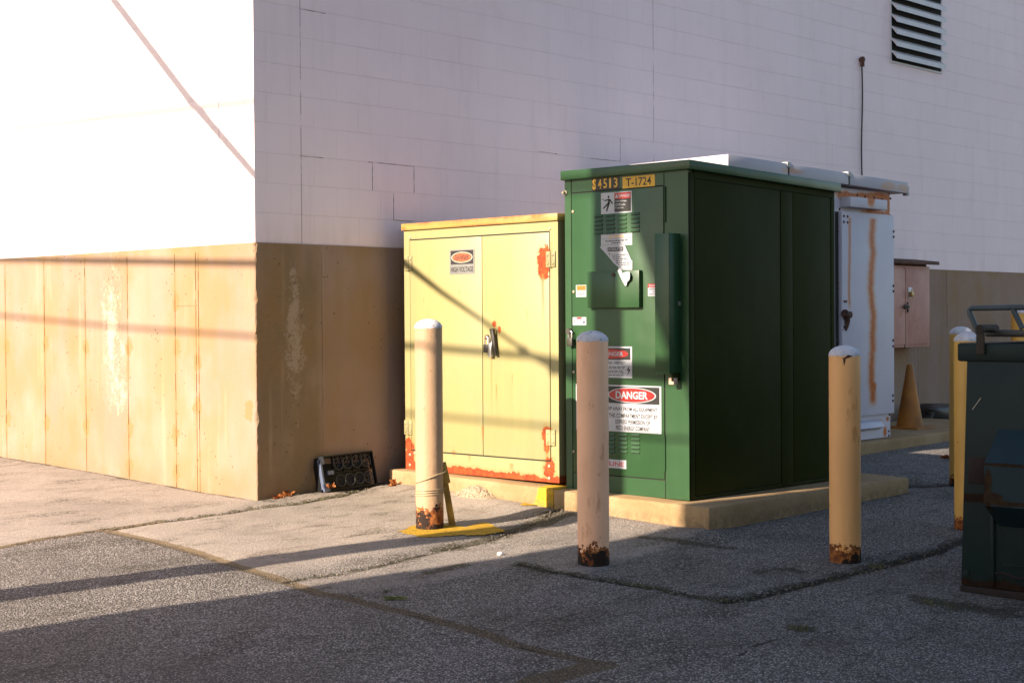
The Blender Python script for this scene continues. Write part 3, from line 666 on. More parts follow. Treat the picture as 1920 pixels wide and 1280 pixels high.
# ================================================================ concrete pads
def pad(name, P8, label, loc):
    mb = MB(); mb.hull8(P8, .012, 2); b = mb.bm
    bmesh.ops.subdivide_edges(b, edges=[e for e in b.edges if e.calc_length() > .12], cuts=14, use_grid_fill=True)
    for v in b.verts:
        c = v.co; s = .006*(vnoise(np.array([c.x*7+c.z*5]), np.array([c.y*7+c.z*4]), 9)[0]-.5)
        v.co = c+Vector((s, s, s*.6))
    return one(mb, name, M['pad'], label, 'concrete pad', loc)
def p8(x0, x1, y0, y1, zb, zfl, zfr, zbl, zbr):    # y0 = right (low), y1 = left; z's: front-left, front-right, back-left, back-right
    return [(x0, y0, zb), (x1, y0, zb), (x0, y1, zb), (x1, y1, zb), (x0, y0, zfr), (x1, y0, zbr), (x0, y1, zfl), (x1, y1, zbl)]
pad('concrete_pad', p8(1.085, 2.6, -1.705, -.11, -.2, .146, .117, .141, .139), 'low concrete pad under the rusty yellow cabinet, yellow paint over its end', (1.8, -.9, 0))
pad('concrete_pad', p8(1.075, 3.43, -2.955, -1.712, -.25, .112, .096, .108, .090), 'concrete pad under the tall green cabinet, sticking out past its right side', (2.2, -2.3, -.05))
pad('concrete_pad', p8(3.15, 8.3, -1.44, -.42, -.2, .128, .120, .16, .150), 'concrete pad under the white cabinet and the traffic cone', (5.5, -.9, .05))

# ================================================================ yellow cabinet
yl, yr = -.165, -1.655; yb0, yt = .141, 1.862
Y = thing('electrical_cabinet', 'squat yellow two-door electrical cabinet with rusted bottom edge beside the green one', 'cabinet', (1.7, -.9, .14), 'electrical cabinets on concrete pads')
RW = .012
d_l, d_t = at(768, 450, x=YX)[1:3]; d_r, d_b = at(1033.5, 864.5, x=YX)[1:3]; d_m = at(905, 640, x=YX)[1]
mb = MB(); mb.box((YX+RW, yr, yb0), (1.80, yl, yt))                      # carcass
mb.box((YX, yl, yb0), (YX+RW, d_l, yt)); mb.box((YX, d_r, yb0), (YX+RW, yr, yt)); mb.box((YX, d_l, d_t+.004), (YX+RW, d_r, yt)); mb.box((YX, d_l, yb0), (YX+RW, d_r, d_b-.004))
mb.build('body', M['yellow'], Y, False)
mb = MB(); mb.box((YX+.004, d_l-.0005, d_b-.0035), (YX+RW-.0005, d_r+.0005, d_t+.0035)); mb.build('door_gap', M['dark'], Y, False)
g = .005; doors = []
for a, b in ((d_l-g, d_m+g*.5), (d_m-g*.5, d_r+g)):
    mb = MB(); mb.box((YX-.003, a, d_b+g), (YX+.010, b, d_t-g), .003); doors.append(mb.build('door', M['yellow'], Y))
mb = MB(); mb.hull8([(YX-.018, yr-.012, yt-.002), (1.82, yr-.012, yt-.002), (YX-.018, yl+.012, yt-.002), (1.82, yl+.012, yt-.002), (YX-.018, yr-.012, yt+.046), (1.82, yr-.012, yt+.056), (YX-.018, yl+.012, yt+.046), (1.82, yl+.012, yt+.056)], .004); mb.build('lid', M['yellow_lid'], Y)
for px, py, di in ((766.5, 494, 0), (1033.5, 486, 1), (766.5, 801, 0), (1033.5, 820, 1)):
    c = at(px, py, x=YX); hy, hz = c[1], c[2]; mb = MB(); hh = .052
    mb.box((YX-.010, hy+.004, hz-hh), (YX-.0005, hy+.040, hz+hh), .002); mb.box((YX-.010, hy-.004, hz-hh), (YX-.0005, hy-.040, hz+hh), .002)
    mb.tube([(YX-.010, hy, hz-hh), (YX-.010, hy, hz+hh)], .008, 10)
    bolts(mb, [(YX-.010, hy+s*.024, hz+q) for s in (-1, 1) for q in (-.028, .028)], FW, .009, .006)
    mb.build('hinge', M['hinge'], doors[di])
boltp(M['pale_bolt'], Y, [at(a, b, x=YX) for a, b in ((769, 445), (1031, 429), (769, 852), (769, 871), (1030, 873.5), (1030, 896), (778, 849))], FW, .011, .007)
# sign
X2 = YX-.0045; r = frect(X2, 843, 467, 890, 513); r = (r[0], r[1]-.006, r[2], r[3])
S = fbox(X2, r, -.001, .001).build('warning_sign', M['gf'], doors[0])
yc = (r[0]+r[2])/2; W = r[0]-r[2]; Hh = r[1]-r[3]
def obox(name, mat, par, X, u0, u1, v0, v1, d):                        # slab in sign coordinates 0..1
    return fbox(X, (r[0]-W*u0, r[3]+Hh*v1, r[0]-W*u1, r[3]+Hh*v0), 0, d).build(name, mat, par, False)
def oval(name, mat, par, X, c, a, b, d):
    mb = MB(); mb.poly([(X, c[0]+a*math.cos(t), c[1]+b*math.sin(t)) for t in [2*PI*i/40 for i in range(40)]], (-d, 0, 0)); return mb.build(name, mat, par, False)
obox('sign_panel', M['kf'], S, X2-.001, .05, .95, .40, .95, .0006)
cc = (yc, r[3]+Hh*.675)
oval('sign_oval', M['wf'], S, X2-.0016, cc, W*.43, Hh*.225, .0005); oval('sign_oval', M['rf'], S, X2-.0021, cc, W*.39, Hh*.185, .0005)
text('DANGER', M['kf'], S, (X2-.0026, cc[0], cc[1]), FU, FVv, FW, W*.56, Hh*.19, .012, 'lettering', .0004)
text('HIGH VOLTAGE', M['kf'], S, (X2-.001, yc, r[3]+Hh*.19), FU, FVv, FW, W*.90, Hh*.22, .024, 'lettering', .0006)
# handle with padlock
hp = at(928, 622, x=YX); hb = at(934, 667, x=YX)
mb = MB(); mb.tube([(YX-.003, hp[1], hp[2]), (YX-.020, hp[1], hp[2])], .026, 16); hd = mb.build('door_handle', M['yellow'], doors[1])
mb = MB(); mb.hull8([(YX-.032, hb[1]-.013, hb[2]), (YX-.020, hb[1]-.013, hb[2]), (YX-.032, hb[1]+.013, hb[2]), (YX-.020, hb[1]+.013, hb[2]),
                     (YX-.042, hp[1]-.018, hp[2]+.022), (YX-.020, hp[1]-.018, hp[2]+.022), (YX-.042, hp[1]+.016, hp[2]+.022), (YX-.020, hp[1]+.016, hp[2]+.022)], .005); mb.build('lever', M['blackiron'], hd)
def padlock(name, X, px, py, bw, bh, shh, mat, label, body=None):
    c = at(px, py, x=X); T = thing(name, label, 'padlock', (X-.02, c[1], c[2]-bh/2), 'padlocks on the cabinets')
    mb = MB(); mb.box((X-.034, c[1]-bw/2, c[2]-bh/2), (X-.012, c[1]+bw/2, c[2]+bh/2), .004); mb.build('lock_body', mat, T)
    mb = MB(); q = bw*.32; zz = c[2]+bh/2
    mb.tube([(X-.023, c[1]-q, zz-.004), (X-.023, c[1]-q, zz+shh-q)]+[(X-.023, c[1]-q*math.cos(t), zz+shh-q+q*math.sin(t)) for t in [PI*i/8 for i in range(1, 8)]]+[(X-.023, c[1]+q, zz+shh-q), (X-.023, c[1]+q, zz-.004)], .0045, 8)
    mb.build('shackle', M['steel'], T); return T
padlock('padlock', YX-.003, 916.3, 653, .042, .055, .055, M['blackiron'], 'small black padlock hanging left of the yellow cabinet handle')
padlock('padlock', YX-.003, 924, 656, .034, .095, .05, M['steel'], 'tall silver padlock hanging against the yellow cabinet handle')
mb = MB(); c = at(916, 631, x=YX); mb.tube([(YX-.001, c[1], c[2]), (YX-.024, c[1], c[2])], .013, 10); mb.box((YX-.03, c[1]-.008, c[2]-.02), (YX-.018, c[1]+.008, c[2]+.008), .003); mb.build('hasp', M['rustiron'], doors[1])

# ================================================================ green cabinet
gl, gr, gb = -1.700, -2.700, .106
G = thing('electrical_cabinet', 'tall dark green steel cabinet with danger signs and a sloped roof', 'cabinet', (2.0, -2.2, .10), 'electrical cabinets on concrete pads')
GD = 2.88; RWg = .012
zt_f, zt_b = 2.135, 2.085
gd_l, gd_t = at(1071.5, 362, x=GX)[1:3]; gd_r, gd_b = at(1247.5, 899.5, x=GX)[1:3]; gd_t = at(1248, 348.5, x=GX)[2]*.5+gd_t*.5
mb = MB()
mb.hull8([(GX+RWg, gr+.012, gb), (GD, gr+.012, gb), (GX+RWg, gl, gb), (GD, gl, gb), (GX+RWg, gr+.012, zt_f), (GD, gr+.012, zt_b), (GX+RWg, gl, zt_f), (GD, gl, zt_b)])
gy = at(1248, 600, x=GX)[1]
mb.box((GX, gl, gb), (GX+RWg, gd_l+.005, zt_f)); mb.box((GX, gd_r-.005, gb), (GX+RWg, gr, zt_f)); mb.box((GX+.001, gd_l-.002, gd_t+.005), (GX+RWg, gd_r+.002, zt_f)); mb.box((GX+.001, gd_l-.002, gb), (GX+RWg, gd_r+.002, gd_b-.005))
mb.build('body', M['green'], G, False)
mb = MB(); mb.box((GX+.005, gd_l+.0045, gb+.002), (GX+RWg-.0005, gd_r-.0045, zt_f-.002)); mb.build('door_gap', M['dark'], G, False)
mb = MB(); mb.box((GX-.002, gd_l-.003, gd_b+.003), (GX+.010, gd_r+.004, gd_t-.004), .002); GDoor = mb.build('door', M['green'], G)
# roof: sloping towards the back, deep lip
mb = MB()
ry0, ry1, rx0, rx1 = -2.738, -1.690, GX-.032, 2.905
mb.hull8([(rx0, ry0, 2.118), (rx1, ry0, 2.072), (rx0, ry1, 2.118), (rx1, ry1, 2.072), (rx0, ry0, 2.174), (rx1, ry0, 2.134), (rx0, ry1, 2.178), (rx1, ry1, 2.136)], .004); mb.build('roof', M['green'], G)
# right side: corner posts and three panels
YS = gr+.012
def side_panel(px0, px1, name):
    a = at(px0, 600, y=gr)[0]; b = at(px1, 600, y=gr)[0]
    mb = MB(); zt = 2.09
    mb.box((a, gr+.003, gb+.02), (b, YS+.002, zt-.028*(a-1.2)/1.7-.035), .002); return mb.build(name, M['green_shade'], G)
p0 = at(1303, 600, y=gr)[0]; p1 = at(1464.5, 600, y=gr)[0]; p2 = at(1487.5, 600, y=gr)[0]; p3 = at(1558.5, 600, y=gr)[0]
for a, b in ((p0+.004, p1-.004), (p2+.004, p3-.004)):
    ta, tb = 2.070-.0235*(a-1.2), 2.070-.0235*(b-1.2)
    mb = MB(); mb.hull8([(a, gr+.002, gb+.022), (b, gr+.002, gb+.022), (a, YS+.001, gb+.022), (b, YS+.001, gb+.022), (a, gr+.002, ta), (b, gr+.002, tb), (a, YS+.001, ta), (b, YS+.001, tb)], .002); mb.build('side_panel', M['green_shade'], G)
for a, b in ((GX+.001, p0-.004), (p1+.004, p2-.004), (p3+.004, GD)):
    mb = MB(); mb.box((a, gr, gb), (b, YS+.001, (2.105 if a < p0 else 2.072)-.0235*(b-1.2)), .002); mb.build('side_post', M['green_shade'], G)
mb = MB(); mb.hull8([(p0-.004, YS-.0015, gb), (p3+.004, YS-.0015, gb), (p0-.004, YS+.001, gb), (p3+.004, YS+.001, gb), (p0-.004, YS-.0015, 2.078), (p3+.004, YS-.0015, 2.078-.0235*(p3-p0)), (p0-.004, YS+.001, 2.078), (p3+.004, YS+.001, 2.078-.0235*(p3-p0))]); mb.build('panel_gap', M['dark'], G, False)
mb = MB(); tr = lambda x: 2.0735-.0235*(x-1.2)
mb.hull8([(p0-.002, gr+.0005, tr(p0)), (GD-.001, gr+.0005, tr(GD)), (p0-.002, YS+.001, tr(p0)), (GD-.001, YS+.001, tr(GD)), (p0-.002, gr+.0005, 2.128-.0262*(p0-1.2)), (GD-.001, gr+.0005, 2.128-.0262*(GD-1.2)), (p0-.002, YS+.001, 2.128-.0262*(p0-1.2)), (GD-.001, YS+.001, 2.128-.0262*(GD-1.2))]); mb.build('top_rail', M['green_shade'], G, False)
for a, b in ((p0, p1), (p2, p3)): mb = MB(); mb.box((a-.003, gr+.001, gb), (b+.003, YS+.001, gb+.018)); mb.build('sill', M['green_shade'], G, False)
# screws, eye bolt, hinges
boltp(M['pale_bolt'], GDoor, [at(a, b, x=GX-.002) for a, b in ((1074.5, 397), (1076, 547), (1076, 697), (1076, 846))], FW, .010, .008, 'screw')
mb = MB(); c = at(1060.5, 361.5, x=GX); bolts(mb, [c], FW, .017, .012); mb.tube([(GX-.012, c[1], c[2]), (GX-.03, c[1], c[2])], .009, 8); mb.build('bolt', M['pale_bolt'], G)
for py in (383, 850):
    c = at(1247.5, py, x=GX); mb = MB(); mb.tube([(GX-.006, c[1], c[2]-.11), (GX-.006, c[1], c[2]+.11)], .005, 8); mb.build('hinge', M['green'], GDoor)
# louvred vents (pressed slots), upper and lower
def vents(cols, rows):
    for (a, b) in cols:
        mb = MB(); mk = MB()
        for py in rows(0.5*(a+b)):
            c0 = at(a, py, x=GX-.002); c1 = at(b, py, x=GX-.002); y0, y1, z = c0[1], c1[1], (c0[2]+c1[2])/2
            mb.hull8([(GX-.009, y1, z), (GX-.001, y1, z), (GX-.009, y0, z), (GX-.001, y0, z), (GX-.004, y1, z+.013), (GX-.001, y1, z+.015), (GX-.004, y0, z+.013), (GX-.001, y0, z+.015)])
            mk.box((GX-.0065, y1+.003, z-.004), (GX-.0025, y0-.003, z-.0003))
        v = mb.build('vent', M['green'], GDoor, False); mk.build('vent_slot', M['dark'], v, False)
vents([(1114, 1129.5), (1136, 1152), (1159.5, 1175), (1183.5, 1199.5)], lambda x: [406.5-(x-1122)*.06+8*i for i in range(5)])
vents([(1142, 1153), (1161, 1176.5), (1184, 1200)], lambda x: [816+(x-1170)*.02+8*i for i in range(5)])
# latch and lock
mb = MB(); c = at(1071, 621, x=GX); mb.tube([(GX, c[1], c[2]), (GX-.035, c[1], c[2])], [.019, .019], 12); mb.tube([(GX-.02, c[1]-.012, c[2]), (GX-.02, c[1]-.012, c[2]-.08)], .009, 8); mb.build('latch', M['blackiron'], GDoor)
padlock('padlock', GX-.006, 1073.5, 641, .046, .055, .045, M['blackiron'], 'dark weathered padlock on the left door edge of the green cabinet')
# raised access cover
r = frect(GX-.002, 1107.5, 511, 1205, 577.5); r = (r[0], r[1]+.004, r[2], r[3]+.004)
cv = fbox(GX-.002, r, -.001, .036, .003).build('access_cover', M['green'], GDoor)
mb = MB(); c = at(1150.5, 515, x=GX-.038); mb.tube([(GX-.037, c[1], c[2]), (GX-.046, c[1], c[2])], .012, 10); mb.build('cover_knob', M['rustiron'], cv)
mb = MB(); mb.box((GX-.0390, c[1]-.001, r[3]+.01), (GX-.0378, c[1]+.001, c[2]-.02)); mb.build('cover_seam', M['green'], cv, False)
# interlock housing on the right of the door
HX = GX-.108
a = at(1227, 438, x=HX); b = at(1255.5, 701, x=HX)
mb = MB(); mb.box((HX, a[1], a[2]), (GX+.001, b[1], b[2]), .004); hs = mb.build('handle_housing', M['green'], G)
mb = MB(); mb.box((HX+.03, b[1]+.012, b[2]-.045), (GX-.002, b[1]-.0, b[2]+.01), .003); lt = mb.build('latch_bracket', M['green_shade'], hs)
c = at(1262, 714, x=GX-.05); mb = MB(); mb.box((GX-.07, c[1]-.02, c[2]-.022), (GX-.03, c[1]+.02, c[2]+.02), .004); mb.build('latch_tab', M['pt'], hs)
mb = MB(); c = at(1274, 569, y=b[1]); mb.box((c[0]-.012, b[1]-.006, c[2]-.014), (c[0]+.012, b[1]+.001, c[2]+.014), .003); mb.build('catch', M['galv'], hs)
# number plates on the strip over the door
X3 = GX+.001
r = frect(X3, 1110, 334, 1162, 353); r = (r[0], r[1]+.0, r[2], r[1]-.083)
pl = fbox(X3, (r[0], r[1]-.002, r[2], r[3]), -.0005, .0012).build('number_plate', M['k'], G, False)
for ch, px in zip('S4513', (1114.6, 1124.8, 1135, 1144.2, 1154.8)):
    t = text(ch, M['yl'], pl, (X3-.0012, at(px, 345, x=X3)[1], (r[1]+r[3])/2), FU, FVv, FW, (.030 if ch != '1' else .016), .062 if ch != 'S' else .070, .02 if ch in '513' else .05, 'lettering', .0006)
r = frect(X3, 1167.5, 335, 1228, 346); zc = (r[1]+r[3])/2
pl = fbox(X3, (r[0], zc+.036, r[2], zc-.036), -.0005, .0012).build('number_plate', M['yl'], G, False)
text('T-1724', M['k'], pl, (X3-.0012, (r[0]+r[2])/2, zc), FU, FVv, FW, (r[0]-r[2])*.78, .052, .012, 'lettering', .0006)
# ---- stickers on the door
DX = GX-.002
def sticker(name, mat, x0, y0, x1, y1, par=GDoor, X=DX, d=.0012, skew=True):
    a = at(x0, y0, x=X); b = at(x1, y1, x=X); return fbox(X, (a[1], a[2], b[1], b[2]), -.0005, d).build(name, mat, par, False), (a[1], a[2], b[1], b[2])
def sub(par, R, mat, u0, u1, v0, v1, X, d=.0005, name='sign_panel'):
    W = R[0]-R[2]; H = R[1]-R[3]; return fbox(X, (R[0]-W*u0, R[3]+H*v1, R[0]-W*u1, R[3]+H*v0), 0, d).build(name, mat, par, False)
def stext(s, mat, par, R, u, v, wu, hv, X, bold=0.):
    W = R[0]-R[2]; H = R[1]-R[3]; return text(s, mat, par, (X, R[0]-W*u, R[3]+H*v), FU, FVv, FW, W*wu, H*hv, bold, 'lettering', .0004)
def lines(par, R, mat, rows, X, name='small_print'):       # print too small to read in the photograph
    W = R[0]-R[2]; H = R[1]-R[3]; mb = MB(); rr = random.Random(4)
    for (v, u0, u1, h) in rows:
        u = u0
        while u < u1-.01:
            w = min(rr.uniform(.03, .11), u1-u); mb.box((X, R[0]-W*u, R[3]+H*(v-h/2)), (X-.0004, R[0]-W*(u+w), R[3]+H*(v+h/2))); u += w+.018
    return mb.build(name, mat, par, False)
# upper danger sticker with falling figure
S, R = sticker('warning_sign', M['w'], 1127, 362.5, 1185, 398)
X = DX-.0012
sub(S, R, M['r'], .44, .97, .67, .96, X); sub(S, R, M['k'], .44, .97, .06, .67, X)
stext('DANGER', M['w'], S, R, .765, .81, .37, .14, X-.0005, .015)
W = R[0]-R[2]; H = R[1]-R[3]; q = lambda u, v, e=0: (X-e, R[0]-W*u, R[3]+H*v)
MB().poly([q(.465, .73, .0005), q(.56, .73, .0005), q(.5125, .91, .0005)], (-.0004, 0, 0)).build('sign_triangle', M['w'], S, False)
for s, v, w in (('High voltage.', .56, .37), ('13200 volts', .40, .32), ('Keep out.', .245, .27)): stext(s, M['w'], S, R, .475+w/2, v, w, .10, X-.0005, .01)
mb = MB()
def limb(a, b, w0, w1=None):
    w1 = w1 or w0; A = np.array([a[0]*W, a[1]*H]); Bq = np.array([b[0]*W, b[1]*H]); d = (Bq-A)/np.linalg.norm(Bq-A); n = np.array([-d[1], d[0]])
    p = [A+n*w0, Bq+n*w1, Bq-n*w1, A-n*w0]; mb.poly([(X, R[0]-k_[0], R[3]+k_[1]) for k_ in p], (-.0006, 0, 0))
limb((.27, .70), (.26, .52), .009, .007); limb((.27, .68), (.12, .63), .004); limb((.28, .68), (.385, .46), .006, .004); limb((.27, .53), (.07, .26), .007, .004); limb((.27, .53), (.18, .13), .008, .005)
limb((.11, .64), (.08, .70), .002); limb((.08, .70), (.03, .71), .002)
mb.poly([(X, R[0]-W*.25+.0075*math.cos(t), R[3]+H*.80+.0085*math.sin(t)) for t in [2*PI*i/16 for i in range(16)]], (-.0006, 0, 0)); mb.build('sign_figure', M['k'], S, False)
# caution sticker
S, R = sticker('warning_sign', M['w'], 1127, 440, 1185.5, 459)
sub(S, R, M['ink'], .03, .97, .60, .62, X); sub(S, R, M['ink'], .03, .97, .07, .09, X); sub(S, R, M['ink'], .03, .97, .93, .95, X)
stext('WARNING', M['yl'], S, R, .56, .77, .38, .18, X, .02); W = R[0]-R[2]; H = R[1]-R[3]; q = lambda u, v, e=0: (X-e, R[0]-W*u, R[3]+H*v)
MB().poly([q(.27, .66), q(.34, .66), q(.305, .90)], (-.0005, 0, 0)).build('sign_triangle', M['yl'], S, False)
lines(S, R, M['ink'], [(.42, .14, .86, .10), (.24, .34, .64, .10)], X)
# torn, curling notice
def notice(pts, name, mat, d0, curl):
    P_ = [at(a, b, x=DX-d0) for a, b in pts]; mb = MB(); mb.poly(P_, (-.0008, 0, 0))
    bmesh.ops.triangulate(mb.bm, faces=[f for f in mb.bm.faces if len(f.verts) > 4])
    return mb.build(name, mat, GDoor, False)
N = notice([(1125, 463.5), (1128, 460.5), (1171.5, 459.8), (1183.5, 487), (1185.8, 489), (1185.8, 506), (1164.5, 506), (1150, 492.5), (1140, 480)], 'torn_notice', M['w'], .004, 0)
NR = (at(1125, 460, x=DX-.005)[1], at(1155, 460, x=DX-.005)[2], at(1186, 460, x=DX-.005)[1], at(1155, 506, x=DX-.005)[2]); NX = DX-.0049
sub(N, NR, M['k'], .235, .72, .76, .93, NX, .0003); stext('INTERRUPTER', M['w'], N, NR, .48, .845, .44, .11, NX-.0003, .01)
lines(N, NR, M['ink'], [(.66, .27, .33, .05), (.60, .36, .86, .035), (.52, .38, .66, .035), (.44, .42, .86, .035), (.36, .48, .68, .035), (.28, .50, .92, .035), (.20, .57, .92, .035), (.12, .60, .66, .035), (.05, .66, .95, .012)], NX)
FL = MB(); F_ = [at(a, b, x=DX-.040-e) for a, b, e in ((1161, 503, -.006), (1166, 508.5, .0), (1167, 512.5, .004), (1171, 510.5, .008), (1176, 509, .012), (1180, 509, .012), (1181.5, 516, .02), (1180.5, 524, .02), (1176, 529, .014), (1174.5, 535.5, .012), (1172, 536, .010), (1168, 529, .006), (1158, 508, -.004))]
FL.poly(F_, (-.0008, 0, 0)); bmesh.ops.triangulate(FL.bm, faces=[f for f in FL.bm.faces if len(f.verts) > 4]); FL.build('torn_flap', M['w'], N, False)
# small stickers
S, R = sticker('warning_sign', M['w'], 1080, 534.5, 1099.5, 556.5); sub(S, R, M['o'], .08, .95, .56, .95, X); lines(S, R, M['ink'], [(.72, .3, .8, .05), (.40, .15, .85, .05), (.27, .12, .88, .05), (.14, .25, .75, .05)], X-.0005)
S, R = sticker('warning_sign', M['w'], 1074, 594.5, 1099.5, 609.5); sub(S, R, M['r'], .30, .66, .76, .96, X, .0004); lines(S, R, M['ink'], [(.62, .25, .7, .03), (.50, .3, .68, .03), (.38, .3, .66, .03), (.24, .36, .62, .03)], X)
mb = MB(); W = R[0]-R[2]; H = R[1]-R[3]
limb((.12, .20), (.2, .55), .0012); limb((.2, .55), (.08, .5), .0012); limb((.78, .2), (.80, .5), .003); limb((.80, .45), (.92, .4), .003); limb((.90, .42), (.90, .2), .002); mb.build('sign_figure', M['k'], S, False)
S, R = sticker('warning_sign', M['w'], 1215, 532, 1243, 554.5); sub(S, R, M['r'], .0, 1., .68, 1., X, .0004); stext('DANGER', M['w'], S, R, .5, .84, .84, .2, X-.0004, .02)
lines(S, R, M['ink'], [(.54, .08, .92, .10), (.34, .3, .8, .10), (.14, .06, .92, .10)], X)
S, R = sticker('warning_sign', M['w'], 1112, 649, 1185.5, 709); sub(S, R, M['k'], .04, .96, .58, .95, X)
W = R[0]-R[2]; H = R[1]-R[3]; cc = (R[0]-W*.50, R[3]+H*.765); oval('sign_oval', M['r'], S, X-.0005, cc, W*.40, H*.15, .0004)
text('DANGER', M['w'], S, (X-.0009, *cc), FU, FVv, FW, W*.56, H*.14, .02, 'lettering', .0004); stext('HIGH VOLTAGE - KEEP OUT', M['k'], S, R, .45, .48, .74, .075, X, .02)
lines(S, R, M['k'], [(.35, .1, .82, .025), (.30, .1, .80, .025), (.22, .1, .78, .025), (.17, .14, .80, .025), (.09, .1, .78, .025)], X)
MB().poly([(X, R[0]-W*u, R[3]+H*v) for u, v in ((.93, .40), (.86, .24), (.91, .25), (.88, .08), (.97, .29), (.92, .28))], (-.0005, 0, 0)).build('sign_bolt', M['k'], S, False)
# big danger sign, passes behind the bollard
a = at(1080, 719, x=DX); b = at(1240.5, 813.5, x=DX); S = fbox(DX, (a[1], a[2], b[1], b[2]), -.0005, .0015).build('warning_sign', M['w'], GDoor, False); R = (a[1], a[2], b[1], b[2]); X4 = DX-.0015
W = R[0]-R[2]; H = R[1]-R[3]
sub(S, R, M['k'], .03, .98, .61, .97, X4); cc = (R[0]-W*.665, R[3]+H*.79)
oval('sign_oval', M['w'], S, X4-.0005, cc, W*.278, H*.165, .0004); oval('sign_oval', M['r'], S, X4-.0009, cc, W*.264, H*.148, .0004)
text('DANGER', M['w'], S, (X4-.0013, *cc), FU, FVv, FW, W*.37, H*.165, .035, 'lettering', .0004)
for s, v, u, w in (('KEEP AWAY FROM ALL EQUIPMENT', .485, .655, .60), ('IN THIS COMPARTMENT EXCEPT BY', .345, .655, .61), ('EXPRESS PERMISSION OF', .215, .675, .40), ('PECO ENERGY COMPANY', .085, .675, .39)): stext(s, M['k'], S, R, u, v, w, .092, X4, .016)
S, R = sticker('warning_sign', M['w'], 1100, 857, 1174.5, 879); stext('LINE', M['pk'], S, R, .76, .5, .36, .52, X, .02)

# ================================================================ white cabinet
WY = -1.33; wx0, wx1 = 3.47, 6.03; wb_, wt = .142, 2.33
Wc = thing('electrical_cabinet', 'large white steel cabinet with long orange rust runs behind the green one', 'cabinet', (4.8, -.75, .14), 'electrical cabinets on concrete pads')
mb = MB(); mb.box((wx0, WY+.004, wb_), (wx1, -.22, wt)); mb.build('body', M['white_body'], Wc, False)
r = srect(WY-.035, 1578.5, 393, 1677, 777); zt = (r[1]+at(1677, 406, y=WY-.035)[2])/2
mb = MB(); mb.box((r[0], WY-.035, r[3]+.015), (r[2], WY+.003, zt), .004); r_d = r[0]; dr = mb.build('door', M['white_door'], Wc)
boltp(M['rustiron'], dr, [at(a, b, y=WY-.035) for a, b in ((1582, 405), (1589, 406), (1582, 416), (1589, 417), (1675.5, 434), (1675.5, 444), (1675, 536), (1675, 546), (1674.5, 638), (1674.5, 649), (1674, 741), (1674, 751), (1583, 565), (1586.5, 565), (1583, 613), (1586.5, 613))], (0, -1, 0), .012, .008)
hk = [at(a, b, y=WY-.06) for a, b in ((1583, 586), (1588, 592), (1589.5, 602), (1588, 612), (1586, 619))]
mb = MB(); mb.tube(hk, [.035, .03, .022, .016, .010], 8); c = at(1584, 590, y=WY-.03); mb.tube([(c[0], WY-.03, c[2]), (c[0], WY-.09, c[2])], .03, 10); mb.build('door_handle', M['rustiron'], dr)
r = srect(WY-.10, 1595, 367, 1664, 392)
mb = MB(); zt_, zb_ = at(1625, 371.5, y=WY-.10)[2], at(1625, 390, y=WY-.10)[2]
mb.box((r[0], WY-.10, zb_), (r[2], WY+.003, zt_), .004)
mb.build('vent_hood', M['white_hood'], Wc)
mb = MB(); c = at(1574.5, 600, y=WY); mb.box((r_d-.05, WY+.001, .36), (r_d, WY+.0045, 2.12)); mb.build('door_gap', M['dark'], Wc, False)
boltp(M['rustiron'], Wc, [at(a, b, y=WY+.004) for a, b in ((1575, 360), (1574, 392), (1607, 366), (1622, 368.5), (1639, 371), (1653.5, 373.5), (1669.5, 372.5), (1669.5, 404.5), (1571.5, 423), (1571.5, 434), (1571, 531), (1571, 541.5), (1569, 638), (1667.5, 777), (1666.5, 808), (1666.5, 816))], (0, -1, 0), .011, .007)
r = srect(WY-.05, 1594, 792, 1657.5, 812); mb = MB(); mb.hull8([(r[0], WY-.06, r[3]+.06), (r[2], WY-.06, r[3]+.06), (r[0], WY+.003, r[3]+.03), (r[2], WY+.003, r[3]+.03), (r[0], WY-.03, r[1]-.02), (r[2], WY-.03, r[1]-.02), (r[0], WY+.003, r[1]), (r[2], WY+.003, r[1])], .003); mb.build('vent_hood', M['white_hood'], Wc)
# roof in three trays with capped standing seams
zr = lambda x: 2.477-.0185*(x-3.44)
seams = [at(1477, 316, y=WY-.08)[0], at(1590.5, 335, y=WY-.08)[0]]; ed = [3.42]+seams+[6.20]
for a, b in zip(ed, ed[1:]):
    a2 = a+.012; b2 = b-.012; zo = .098
    P8 = [(a2, WY-.09, zr(a)-zo), (b2, WY-.09, zr(b)-zo), (a2, -.16, zr(a)-zo), (b2, -.16, zr(b)-zo), (a2, WY-.09, zr(a)), (b2, WY-.09, zr(b)), (a2, -.16, zr(a)-.01), (b2, -.16, zr(b)-.01)]
    MB().hull8(P8, .002).build('roof_tray', M['white_roof'], Wc)
for s in seams:
    mb = MB(); mb.box((s-.028, WY-.096, zr(s)-.030), (s+.028, -.16, zr(s)+.012), .002); mb.build('seam_cap', M['white_lit'], Wc)
    mb = MB(); mb.box((s-.011, WY-.088, zr(s)-.10), (s+.011, -.2, zr(s)-.03)); mb.build('seam_gap', M['dark'], Wc, False)
mb = MB(); mb.box((wx0+.01, WY-.02, wt-.002), (wx1-.02, -.2, zr(6.2)-.10)); mb.build('roof_curb', M['white_body'], Wc, False)
mb = MB(); mb.box((6.199, WY-.075, zr(6.2)-.115), (6.24, WY-.03, zr(6.2)-.03), .003); mb.build('end_bracket', M['white_lit'], Wc)

